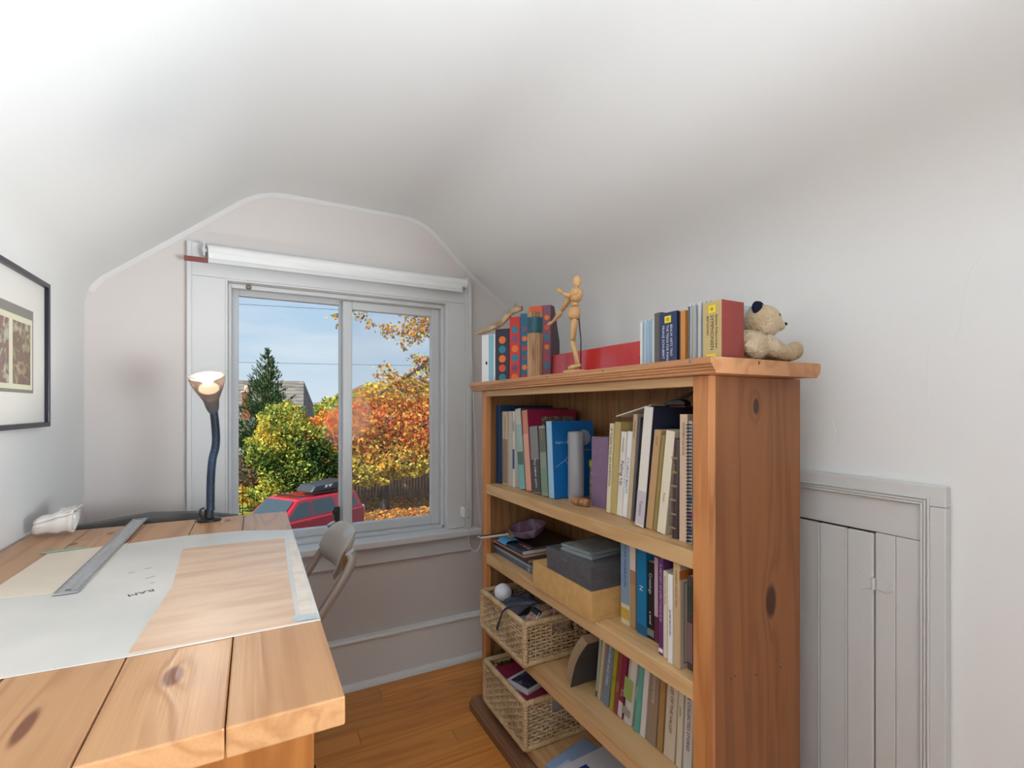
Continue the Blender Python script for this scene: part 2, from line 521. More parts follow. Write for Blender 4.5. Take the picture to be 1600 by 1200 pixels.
# fixed left sash (outer) and sliding right sash (inner)
y0, y1 = YW + .085, YW + .115
for nm, x0, x1, z0, z1 in (('sash_stile', -.079, -.049, .5905, 1.546), ('sash_stile', .309, .330, .5905, 1.546),
                           ('sash_rail', -.049, .309, 1.518, 1.546), ('sash_rail', -.049, .309, .5905, .620)):
    B(nm, m_sash, win, x0, x1, y0, y1, z0, z1, bevel=.002)
y0, y1 = YW + .052, YW + .080
for nm, x0, x1, z0, z1 in (('sash_stile', .3175, .3540, .5905, 1.5305), ('sash_stile', .687, .7235, .5905, 1.5305),
                           ('sash_rail', .3540, .687, 1.4975, 1.5305), ('sash_rail', .3540, .687, .5905, .6290)):
    B(nm, m_sash, win, x0, x1, y0, y1, z0, z1, bevel=.003)
def glass(name, tint, rough, haze, refl=.018):
    m = bpy.data.materials.new(name); m.use_nodes = True
    n = m.node_tree
    n.nodes.remove(n.nodes['Principled BSDF'])
    out = n.nodes['Material Output']
    tr = n.nodes.new('ShaderNodeBsdfTransparent'); tr.inputs[0].default_value = tint
    gl = n.nodes.new('ShaderNodeBsdfGlossy'); gl.inputs['Roughness'].default_value = rough
    fr = n.nodes.new('ShaderNodeValue'); fr.outputs[0].default_value = refl
    mx = n.nodes.new('ShaderNodeMixShader')
    n.links.new(fr.outputs[0], mx.inputs[0]); n.links.new(tr.outputs[0], mx.inputs[1]); n.links.new(gl.outputs[0], mx.inputs[2])
    last = mx
    if haze:
        df = n.nodes.new('ShaderNodeBsdfDiffuse'); df.inputs[0].default_value = (.5, .5, .5, 1)
        m2 = n.nodes.new('ShaderNodeMixShader'); m2.inputs[0].default_value = haze
        n.links.new(mx.outputs[0], m2.inputs[1]); n.links.new(df.outputs[0], m2.inputs[2])
        last = m2
    n.links.new(last.outputs[0], out.inputs[0])
    return m
m_glass = glass('window_glass', (.97, .98, .98, 1), .01, 0, .002)
m_screen = glass('insect_screen_mesh', (.97, .97, .98, 1), .4, .07, .002)
B('pane', m_glass, win, -.052, .312, YW + .098, YW + .102, .615, 1.522, bevel=0)
B('pane', m_glass, win, .351, .690, YW + .064, YW + .068, .625, 1.501, bevel=0)
tag(B('insect_screen', m_screen, win, .330, .724, YW + .130, YW + .1305, .592, 1.545, bevel=0), 'fine grey insect screen outside the right pane')
g = G().box(.287, .3085, YW + .07, YW + .0845, .640, .700)
g.box(.280, .300, YW + .062, YW + .075, .672, .690)
tag(g.build('sash_latch', m_black, win, bevel=.002), 'black plastic sash latch')
tag(G().lathe([(.007, 0), (.009, .006), (.006, .012)], 10, M=Matrix.Translation((-.015, YW + .02, 1.537)) @ Matrix.Rotation(R(90), 4, 'X')).build('stay_knob', mat('worn_brass', (130, 125, 112), .4, .7), win, smooth=50), 'tarnished metal knob')
for zz in (.62, .68):
    G().ball((.829, CY - .006, zz), .0022, 8).build('screw', mat('worn_brass'), win, smooth=180)
B('outer_sill', mat('grey_sill', (120, 122, 124), .6), win, -.14, .80, YW + .18, YW + .26, .53, .566)

# roller blind with wooden batten and bead chain
rb = empty('roller_blind', (.33, YW - .05, 1.60), label='rolled up white roller blind with bead chain above the window', cat='blind')
o3 = Vector((.33, YW - .05, 1.60))
def rel(p, o=o3): return tuple(Vector(p) - o)
m_blind = mat('white_blind_fabric', (232, 232, 230), .6, var=(3, (222, 222, 220), .4, .6, (1, 8, 8)))
G().tube([rel((-.135, YW - .052, 1.6365)), rel((.808, YW - .052, 1.6325))], .0185, 20).build('blind_roll', m_blind, rb, smooth=50)
G().box(*[c for p in ((-.134 - .33, .785 - .33), (-.0015 - .0165, .0000 - .0165), (-.004, .026)) for c in p]).build('blind_fabric', m_blind, rb)
B('hem_bar', m_trim, rb, -.1355 - .33, .7856 - .33, -.022, -.012, -.0115, .004, bevel=.003)
tag(B('batten_end', mat('red_brown_wood', (128, 66, 60), .5), rb, -.2024 - .33, -.1358 - .33, -.022, -.010, -.012, .003, bevel=.001), 'bare red-brown end of the batten')
for x, m in ((-.146, m_trim), (.811, m_sash)):
    gg = G().box(x - .33 - .002, x - .33 + .002, -.02, .0285, .010, .058)
    gg.lathe([(.016, 0), (.016, .008), (.006, .009), (.006, .013)], 14, M=Matrix.Translation((x - .33 - .006, -.002, .034)) @ Matrix.Rotation(R(90), 4, 'Y'))
    gg.build('bracket', m, rb, bevel=.001)
pts = [(.804, YW - .066, 1.632), (.8045, YW - .066, 1.2), (.806, YW - .067, .80), (.806, YW - .068, .66), (.808, YW - .068, .58), (.815, YW - .068, .52), (.832, YW - .068, .488),
       (.848, YW - .068, .483), (.862, YW - .068, .495), (.872, YW - .068, .53), (.868, YW - .068, .60), (.857, YW - .068, .74), (.842, YW - .067, 1.0), (.829, YW - .066, 1.3), (.818, YW - .066, 1.632)]
def resample(pts, step):
    pts = [Vector(p) for p in pts]; out = [pts[0]]
    for a, b in zip(pts, pts[1:]):
        n = max(1, int((b - a).length / step))
        out += [a.lerp(b, (i + 1) / n) for i in range(n)]
    return out
def smooth_path(pts, n=6):
    pts = [Vector(p) for p in pts]; out = []
    for i in range(len(pts) - 1):
        p0 = pts[max(i - 1, 0)]; p1 = pts[i]; p2 = pts[i + 1]; p3 = pts[min(i + 2, len(pts) - 1)]
        for k in range(n):
            t = k / n
            out.append(0.5 * ((2 * p1) + (p2 - p0) * t + (2 * p0 - 5 * p1 + 4 * p2 - p3) * t * t + (3 * p1 - p0 - 3 * p2 + p3) * t ** 3))
    out.append(pts[-1])
    return out
sp = smooth_path(pts)
g = G().tube([rel(p) for p in sp], .0009, 5)
for p in resample(sp, .006): g.ball(rel(p), .0019, 6)
tag(g.build('bead_chain', mat('white_plastic', (238, 238, 236), .3), rb, smooth=180), kind='stuff')
g = G().prism([(.790, .632), (.803, .628), (.8035, .668), (.797, .674), (.789, .668)], 'y', YW - .064, YW - .027)
o = g.build('chain_tensioner', mat('white_plastic'), rb, loc=tuple(-o3), bevel=.003)

# ------------------------------------------------------------------ knee wall door
kd = empty('door_1', (0, 0, 0), label='low white tongue-and-groove knee wall door with fluted trim', kind='structure')
X0 = XR
def kb(name, y0, y1, z0, z1, d, bev=.002, m=None, d0=.0005): return B(name, m or m_trim2, kd, X0 - d, X0 - d0, y0, y1, z0, z1, bevel=bev)
kb('architrave', .411, .448, 0, .918, .020); kb('architrave', 1.05, 1.087, 0, .918, .020)
kb('head_architrave', .411, 1.087, .9185, .957, .020)
for i, d in enumerate((.0225, .0215, .0205)):
    yy = .434 + i * .0055; zz = .9345 - i * .0055
    B('bead_moulding', m_trim2, kd, X0 - d - .002, X0 - .0202, yy, yy + .004, 0, zz, bevel=.0012)
    B('bead_moulding', m_trim2, kd, X0 - d - .002, X0 - .0202, yy + .004, 1.05, zz - .004, zz, bevel=.0012)
kb('head_board', .4485, 1.0495, .8495, .918, .012)
kb('fixed_board', .4485, .4920, 0, .8485, .012, .0015); kb('fixed_board', .4925, .5275, 0, .8485, .012, .0015)
ye = [.5305, .5812, .6381, .695, .752, .809, .866, .923, .98, 1.0495]
for a, b in zip(ye, ye[1:]):
    kb('door_board', a + .0002, b - .0002, .004, .8455, .012, .003)
    B('groove_bead', m_trim2, kd, X0 - .0150, X0 - .0122, b - .0016, b + .0016, .004, .8455, bevel=.0012)
G().box(X0 - .004, X0 - .0005, .527, 1.05, 0, .85).build('door_gap', m_dark, kd)
hz = .745
for zc in (.745, .20):
    g = G().tube([(X0 - .016, .529, zc - .012), (X0 - .016, .529, zc + .012)], .0038, 10)
    for s, (a, b, c) in ((1, (.534, .552, .563)), (-1, (.524, .506, .495))):
        g.prism([(a, zc - .010), (b, zc - .016 - .003 * s), (c, zc - .004), (c - .004 * s, zc + .010), (b - .002 * s, zc + .018), (a, zc + .010)], 'x', X0 - .0142, X0 - .0122)
    g.build('butterfly_hinge', m_trim2, kd, bevel=.0006)

# ------------------------------------------------------------------ desk
DX0, DX1, DY0, DY1, DZ = -.466, .085, .530, 1.557, .80
desk = empty('desk', (0, 0, 0), label='worn varnished pine plank table standing along the left wall', cat='desk')
xs = [-.466, -.356, -.2455, -.135, -.0235, .085]
for a, b in zip(xs, xs[1:]):
    B('tabletop_plank', m_desk, desk, a + .0005, b - .0005, DY0, DY1, DZ - .030, DZ, bevel=.002)
m_leg = wood('pine_leg', (196, 128, 66), (150, 90, 42), 'z', 'x', 240)
for x in (-.44, .0): 
    for y in (.60, 1.46):
        B('leg', m_leg, desk, x, x + .06, y, y + .06, 0, DZ - .095, bevel=.003)
for y in (.585, 1.49):
    B('apron_rail', m_leg, desk, -.44, .06, y, y + .022, DZ - .11, DZ - .0305, bevel=.002)
for x in (-.452, .038):
    B('apron_rail', m_leg, desk, x, x + .022, .608, 1.489, DZ - .094, DZ - .0305, bevel=.002)
# bruises, screw heads and cracks in the top: small dents as dark plugs
def sheet(name, poly, z, th, m, label, cat, group=None):
    g = G().prism(poly, 'z', z, z + th)
    return tag(g.build(name, m), label, cat, group)
Z1 = DZ + .0004
m_vel = mat('grey_white_vellum', (218, 213, 206), .38, bump=(18, .05), var=(5, (202, 201, 196), .4, .65))
m_cream = mat('cream_paper', (226, 212, 192), .5, var=(7, (218, 204, 186), .4, .6))
m_tan = mat('tan_tracing_sheet', (222, 190, 162), .42, bump=(7, .35), var=(6, (208, 172, 142), .42, .62, (1.0, 5, 1)))
sheet('drawing_sheet', [(-.385, .741), (-.2474, .7405), (-.1331, .7335), (.0838, .735), (.0842, 1.306), (-.022, 1.352), (-.136, 1.362), (-.259, 1.340), (-.372, 1.327)], Z1, .0012, m_vel,
      'large grey-white vellum sheet spread across the desk top', 'paper')
sheet('cream_sheet', [(-.378, 1.055), (-.252, 1.03), (-.243, 1.345), (-.370, 1.322)], Z1 + .0014, .0006, m_cream,
      'cream paper sheet lying under the steel ruler', 'paper')
sheet('tan_sheet', [(-.1342, .7405), (.0532, .7365), (.0555, .983), (-.1195, .9805)], Z1 + .0014, .0008, m_tan,
      'tan translucent sheet taped nearest the front of the desk', 'paper')
sheet('tan_sheet', [(-.1195, .9835), (.0555, .986), (.0627, 1.229), (-.1318, 1.2347)], Z1 + .0014, .0008, m_tan,
      'tan translucent sheet behind the front one, nearer the window', 'paper')
sheet('masking_tape', [(.0585, .760), (.0800, .756), (.0815, 1.20), (.0685, 1.205)], Z1 + .0014, .0006, mat('cream_tape', (228, 214, 198), .5, var=(30, (205, 196, 184), .45, .7)),
      'long strip of cream masking tape along the right desk edge', 'tape')
sheet('clear_tape', [(.048, .742), (.083, .738), (.081, .757), (.050, .762)], Z1 + .0024, .0004, mat('grey_tape', (190, 196, 194), .25, var=(60, (165, 182, 176), .45, .6)),
      'scuffed patch of clear tape at the front right sheet corner', 'tape')
sheet('green_tape', [(-.389, 1.338), (-.375, 1.329), (-.300, 1.337), (-.335, 1.3545)], Z1 + .0016, .0005, mat('green_tape', (150, 182, 150), .5),
      'pale green tape holding the far left sheet corner', 'tape')
m_ink = mat('black_ink', (30, 30, 34), .6)
rm = empty('lettering_mark', (-.143, .981, Z1 + .0015), label='upside-down black lettering RAM printed on the vellum sheet', cat='lettering')
text('RAM', .0165, m_ink, rm, axes((0, 0, 0), (-1, -.35, 0), (.35, -1, 0)), 'printed_letters', .00004)
for i, (x, y, l, a) in enumerate(((-.178, 1.115, .010, .2), (-.166, 1.05, .012, .9), (-.155, 1.02, .006, .3), (-.199, 1.10, .009, .1))):
    sheet('pencil_mark', [(x, y), (x + l, y + l * a), (x + l, y + l * a + .0016), (x, y + .0016)], Z1 + .0014, .00006, m_ink,
          ['short black dash on the vellum, nearest the tan sheets', 'longest slanted black tick on the vellum', 'tiny black tick just behind the lettering', 'small black dash on the vellum beside the ruler'][i], 'pencil mark')
# steel ruler
ru = empty('steel_ruler', (-.266, 1.32, Z1 + .0028), (0, 0, R(.1)), label='long brushed steel ruler lying across the sheets', cat='ruler')
m_steel = mat('brushed_steel', (196, 200, 203), .34, .75, var=(8, (180, 184, 188), .4, .6, (12, 1, 1)))
G().box(-.0165, .0165, -.30, .30, 0, .0016).build('blade', m_steel, ru, bevel=.0003)
g = G()
for i in range(117):
    yy = -.292 + i * .005
    l = .0075 if i % 10 == 0 else (.0055 if i % 5 == 0 else .0035)
    g.box(-.0162, -.0162 + l, yy - .0003, yy + .0003, .0016, .00172)
    g.box(.0162 - l, .0162, yy - .0003, yy + .0003, .0016, .00172)
tag(g.build('graduation_marks', m_ink, ru), kind='stuff')
G().prism([(-.003, -.287), (.004, -.287), (.004, -.283), (-.003, -.283)], 'z', .0016, .0018).build('hanging_hole', m_dark, ru)
G().box(-.010, .008, .282, .289, .0016, .0018).build('maker_stamp', m_ink, ru)
# crumpled roll behind the far left corner
pr = empty('paper_roll', (-.41, 1.515, DZ + .0005), label='crumpled roll of glossy white paper at the far left desk corner', cat='paper roll')
m_gl = mat('glossy_white_paper', (226, 220, 214), .22, bump=(30, .15), coat=.3)
g = G()
spi = []
for k in range(60):
    t = k / 59
    a = t * 2 * math.pi * 2.3 + .8
    r = .013 + .017 * t + .002 * math.sin(a * 3)
    spi.append((r * math.cos(a), r * math.sin(a) * .86))
n = len(spi); NX = 9
vs = []
for j in range(NX):
    x = -.035 + .07 * j / (NX - 1)
    sc = 1.0 + .10 * math.sin(j * 1.7) * (.3 + j / NX) + .08 * (j / NX)
    for i, (yy, zz) in enumerate(spi):
        vs.append((x + .006 * zz / .03, yy * sc, zz * sc + .029 + .02 * (j / NX - .3) * (zz > 0)))
g.add(vs, [(j * n + i, j * n + i + 1, (j + 1) * n + i + 1, (j + 1) * n + i) for j in range(NX - 1) for i in range(n - 1)])
o = g.build('rolled_sheet', m_gl, pr, smooth=60, fix=False)
sd = o.modifiers.new('thick', 'SOLIDIFY'); sd.thickness = .0012
g = G().add([(.008, -.026, .050), (.046, -.030, .062), (.046, .016, .064), (.004, .012, .058), (.008, -.026, .0522), (.046, -.030, .0642), (.046, .016, .0662), (.004, .012, .0602)],
            [(0, 1, 2, 3), (7, 6, 5, 4), (0, 4, 5, 1), (1, 5, 6, 2), (2, 6, 7, 3), (3, 7, 4, 0)])
g.build('loose_flap', m_gl, pr, bevel=.001)
# dark portfolio standing between desk and window wall
pf = empty('portfolio_case', (-.25, 1.652, 0), label='dark grey portfolio case standing between the desk and the window wall', cat='portfolio')
m_pf = mat('dark_grey_card', (92, 90, 88), .6)
G().prism([(-.19, 0.0005), (.21, 0.0005), (.21, .784), (.105, .804), (.0, .812), (-.10, .800), (-.19, .792)], 'y', -.012, .012).build('folder', m_pf, pf, bevel=.002)
B('spine_binding', m_black, pf, -.192, .212, -.014, .014, .0004, .03, bevel=.002)

# clip-on gooseneck lamp
lamp = empty('gooseneck_lamp', (-.104, 1.522, DZ + .0005), label='lit clip-on lamp with ribbed blue gooseneck and translucent grey head', cat='lamp')
lo = Vector((-.104, 1.522, DZ))
G().lathe([(.028, 0), (.028, .004), (.024, .007), (.012, .009)], 24).build('base', m_black, lamp, smooth=40)
g = G().tube([(0, 0, .008), (.0, 0, .03)], [.011, .0105], 14)
g.tube([(-.012, -.006, .006), (-.020, -.008, .018), (-.019, -.008, .032), (-.010, -.006, .036)], .0028, 8)
g.box(.004, .012, -.012, -.008, .008, .024)
g.build('clamp', m_black, lamp, smooth=50)
neck = [(-.1005, .825), (-.1009, .8495), (-.1001, .9095), (-.0965, .9608), (-.0898, .9932), (-.0884, 1.0242), (-.0913, 1.069), (-.0943, 1.0931)]
np_ = resample(smooth_path([(x + .104, 0, z - .8) for x, z in neck]), .0011)
g = G().tube(np_, [.0092 + (.0011 if (i // 2) % 2 else 0) for i in range(len(np_))], 14)
g.build('ribbed_neck', mat('blue_black_ribbed_plastic', (42, 62, 88), .38, var=(9, (26, 30, 40), .4, .6)), lamp, smooth=60)
HM = Matrix.Translation((.0095, 0, .290)) @ Matrix.Rotation(R(24), 4, 'X') @ Matrix.Rotation(R(-7), 4, 'Y')
G().lathe([(.010, -.004), (.014, .006), (.0165, .018), (.019, .036), (.0175, .037)], 24, M=HM).build('socket_cup', mat('grey_lamp_plastic', (92, 88, 86), .35), lamp, smooth=40)
m_sh = bpy.data.materials.new('translucent_grey_shade'); m_sh.use_nodes = True
b_ = m_sh.node_tree.nodes['Principled BSDF']
b_.inputs['Base Color'].default_value = lin((150, 138, 132)); b_.inputs['Roughness'].default_value = .2
b_.inputs['Transmission Weight'].default_value = .55; b_.inputs['IOR'].default_value = 1.1
sh_ = G().lathe([(.0185, .034), (.025, .048), (.033, .066), (.0385, .082), (.0405, .094), (.039, .100)], 28, M=HM).build('lamp_shade', m_sh, lamp, smooth=60)
sh_.modifiers.new('thick', 'SOLIDIFY').thickness = .0014
HB = HM @ Matrix.Translation((0, 0, .066))
G().ball((0, 0, 0), (.024, .024, .014), 20, M=HB.to_3x3()).build('bulb', mat('lit_bulb', (255, 240, 215), emit=((255, 232, 196), 9.0)), lamp, loc=HB.translation, smooth=180)
G().tube(smooth_path([HM @ Vector(p) for p in ((-.040, -.010, .094), (-.036, -.026, .108), (-.018, -.030, .106), (-.004, -.012, .086))]), .0009, 6).build('wire_loop', m_steel, lamp, smooth=180)
lp = add_light('lamp_bulb_light', 'POINT', (0, 0, 0), 4.6, (1.0, .93, .82), shadow_soft_size=.02)
lp.parent = lamp; lp.location = HM @ Vector((0, 0, .098))

# ------------------------------------------------------------------ folding chair (tucked under the desk from the right)
ch = empty('folding_chair', (.0, 1.43, 0), label='grey metal folding chair tucked under the desk before the window', cat='chair')
m_chair = mat('taupe_metal_paint', (162, 154, 146), .28, .35, coat=.2)
m_pad = mat('grey_vinyl', (176, 168, 158), .34, coat=.15)
# curved backrest, inner side towards the desk (-x)
NY, NZ = 15, 7
def pad_pt(i, j, inner):
    t = i / (NY - 1) * 2 - 1; s = j / (NZ - 1)
    hw = .150; y = t * hw
    zt = .764 - (max(0, abs(t) - .55) / .45) ** 2.2 * .040
    zb = .655 + (max(0, abs(t) - .60) / .40) ** 2.2 * .030
    z = zb + (zt - zb) * s
    x = .222 - .040 * t * t + (z - .70) * .42
    e = 1 - max(abs(t) ** 8, abs(2 * s - 1) ** 6)
    return (x + (-.0115 if inner else .0105) * e, y, z)
g = G()
vs = [pad_pt(i, j, True) for i in range(NY) for j in range(NZ)] + [pad_pt(i, j, False) for i in range(NY) for j in range(NZ)]
o_ = NY * NZ
fs = [(i * NZ + j, (i + 1) * NZ + j, (i + 1) * NZ + j + 1, i * NZ + j + 1) for i in range(NY - 1) for j in range(NZ - 1)]
fs += [tuple(o_ + q for q in f[::-1]) for f in fs]
g.add(vs, fs)
g.build('backrest', m_pad, ch, smooth=180)
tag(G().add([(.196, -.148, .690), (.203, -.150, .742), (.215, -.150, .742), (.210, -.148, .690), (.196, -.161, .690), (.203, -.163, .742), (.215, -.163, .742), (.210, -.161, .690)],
        [(0, 1, 2, 3), (7, 6, 5, 4), (0, 4, 5, 1), (1, 5, 6, 2), (2, 6, 7, 3), (3, 7, 4, 0)]).build('wood_reflection', mat('brown_reflection', (150, 92, 48), .4), ch, bevel=.002), 'brown block for the wood reflection at the end of the backrest')  # brown block stands in for wood mirrored in the backrest end
for s in (-1, 1):
    yy = s * .171
    path = smooth_path([(.212, yy, .742), (.217, yy, .722), (.203, yy, .688), (.165, yy, .630), (.12, yy, .565), (.02, yy, .42), (-.12, yy, .22), (-.24, yy, .010)])
    G().tube(path, [.0155] * len(path), 12, flat=.62).build('front_upright', m_chair, ch, smooth=60)
    G().tube([(.155, yy - s * .022, .010), (.02, yy - s * .022, .30), (-.055, yy - s * .022, .44)], .010, 10).build('rear_leg', m_chair, ch, smooth=60)
    for x in (-.24, .155):
        G().lathe([(.012, 0), (.012, .018), (.010, .02)], 10, c=(x, yy - (s * .022 if x > 0 else 0), 0.0005)).build('rubber_foot', m_black, ch, smooth=40)
G().box(-.19, .14, -.145, .145, .435, .458).build('seat', m_pad, ch, bevel=.010, seg=3)
G().tube([(-.185, -.171, .12), (-.185, .171, .12)], .007, 8).build('stretcher', m_chair, ch, smooth=60)
G().tube([(.105, -.149, .12), (.105, .149, .12)], .007, 8).build('stretcher', m_chair, ch, smooth=60)

# ------------------------------------------------------------------ framed print on the left wall
pc = empty('framed_print', (XL + .0005, 1.37, 1.232), label='thin black framed print with wide white mat on the left wall', cat='picture')
PY0, PY1, PZ0, PZ1 = 1.106 - 1.37, 1.634 - 1.37, 1.0525 - 1.232, 1.410 - 1.232
m_fr = mat('black_frame_metal', (38, 36, 48), .3, .2)
fw = .0115
for a in ((PY0, PY1, PZ1 - fw, PZ1), (PY0, PY1, PZ0, PZ0 + fw), (PY0, PY0 + fw, PZ0 + fw, PZ1 - fw), (PY1 - fw, PY1, PZ0 + fw, PZ1 - fw)):
    G().box(0, .021, *a).build('frame_bar', m_fr, pc, bevel=.001)
G().box(0, .012, PY0 + fw, PY1 - fw, PZ0 + fw, PZ1 - fw).build('white_mat', mat('white_mat_board', (232, 230, 224), .6), pc)
yc = lambda y: y - 1.37
zc_ = lambda z: z - 1.232
G().box(.0121, .0126, yc(1.1895), yc(1.5512), zc_(1.1334), zc_(1.3263)).build('grey_mount', mat('grey_mount_card', (138, 136, 128), .7), pc)
G().box(.0127, .0131, yc(1.197), yc(1.5435), zc_(1.1408), zc_(1.304)).build('cream_print_sheet', mat('cream_print', (222, 220, 194), .6), pc)
def blotch(name, base, cols, scale):
    m = bpy.data.materials.new(name); m.use_nodes = True
    n = m.node_tree; b = n.nodes['Principled BSDF']; b.inputs['Roughness'].default_value = .6
    t = n.nodes.new('ShaderNodeTexCoord'); v = n.nodes.new('ShaderNodeTexNoise')
    v.inputs['Scale'].default_value = scale; v.inputs['Detail'].default_value = 2.5; v.inputs['Distortion'].default_value = 1.2
    n.links.new(t.outputs['Object'], v.inputs[0])
    r = n.nodes.new('ShaderNodeValToRGB'); r.color_ramp.interpolation = 'EASE'
    el = r.color_ramp.elements
    el[0].position = .30; el[0].color = lin(base); el[1].position = .72; el[1].color = lin(cols[-1])
    for i, c in enumerate(cols[:-1]):
        e = el.new(.38 + .28 * i / max(1, len(cols) - 1)); e.color = lin(c)
    n.links.new(v.outputs[0], r.inputs[0]); n.links.new(r.outputs[0], b.inputs['Base Color'])
    return m
for i, (a, b, m) in enumerate(((1.4378, 1.5321, blotch('print_brown', (116, 98, 90), [(138, 116, 98), (126, 106, 98), (160, 146, 116), (184, 178, 168)], 34)),
                               (1.3245, 1.4187, blotch('print_rose', (116, 106, 106), [(160, 108, 106), (124, 114, 108), (176, 170, 140), (196, 184, 188)], 30)),
                               (1.2110, 1.3055, blotch('print_green', (84, 84, 76), [(124, 116, 84), (150, 84, 76), (180, 176, 150), (200, 196, 190)], 32)))):
    G().box(.01315, .0134, yc(a), yc(b), zc_(1.152), zc_(1.291)).build('printed_image', m, pc)
m_pg = glass('picture_glass', (.98, .98, .98, 1), .02, 0)
G().box(.016, .0166, PY0 + fw, PY1 - fw, PZ0 + fw, PZ1 - fw).build('glazing', m_pg, pc)

# ------------------------------------------------------------------ bookcase
XF, YN = .733, .619
m_side.name = 'honey_pine_side_shaded'
bc = empty('bookcase', (XF, YN, 0), label='honey pine bookcase with moulded top standing before the knee wall', cat='bookcase')
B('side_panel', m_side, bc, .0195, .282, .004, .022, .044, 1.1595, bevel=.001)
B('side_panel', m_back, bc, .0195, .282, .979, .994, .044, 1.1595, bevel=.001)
B('stile', m_bcv, bc, 0, .0192, 0, .036, .044, 1.1595, bevel=.0015)
B('stile', m_bcv, bc, 0, .0192, .962, .998, .044, 1.1595, bevel=.0015)
B('header_rail', m_shelf, bc, .001, .019, .0363, .9617, 1.140, 1.1595, bevel=.001)
for z in (.828, .579, .330, .081):
    B('shelf', m_shelf, bc, .001, .269, .0363, .9617, z - .034, z, bevel=.0015)
for i in range(7):
    a = .0225 + i * .1365
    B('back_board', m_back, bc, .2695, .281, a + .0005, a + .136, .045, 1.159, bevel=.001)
G().prism([(-.038, 1.187), (-.036, 1.189), (.280, 1.189), (.284, 1.182), (.281, 1.170), (.270, 1.160), (-.026, 1.160), (-.0265, 1.1655), (-.031, 1.1665), (-.031, 1.1705), (-.0345, 1.1715), (-.0345, 1.1755), (-.038, 1.1765)], 'y', -.038, 1.026).build('top_board', m_bc, bc, bevel=.0012)
m_plug = mat('dark_plug', (120, 112, 116), .5)
for yy in (1.357, 1.1116, .8758, .6275, 1.46):
    G().box(-.0386, -.034, yy - YN - .0028, yy - YN + .0028, 1.180, 1.1865).build('screw_plug', m_plug, bc, bevel=.001)
G().box(.086, .091, -.0386, -.034, 1.179, 1.1855).build('screw_plug', mat('brown_plug', (100, 62, 36), .5), bc, bevel=.001)
basep = [(-.038, 0.0005), (-.038, .028), (-.034, .032), (-.034, .036), (-.028, .043), (.0, .043), (.0, 0.0005)]
m_base = wood('grey_brown_base', (158, 118, 88), (116, 80, 56), 'y', 'z', 220, rough=.5)
G().prism(basep, 'y', -.038, 1.026).build('base_moulding', m_base, bc, bevel=.001)
for a, b in ((-.038, -.0005), (.9985, 1.026)):
    B('base_return', m_base, bc, .0005, .282, a, b, 0.0005, .043, bevel=.002)
B('plinth', m_base, bc, .0005, .282, 0, .998, 0.0005, .0435, bevel=.001)
for (x, z) in ((.045, .585), (.055, .588), (.115, .575), (.122, .573), (.180, .59), (.195, .57), (.04, .33), (.052, .325), (.125, .33), (.132, .334)):
    G().box(x + .02, x + .0225, .0032, .0045, z, z + .0028).build('filled_nail_hole', mat('brown_plug'), bc)

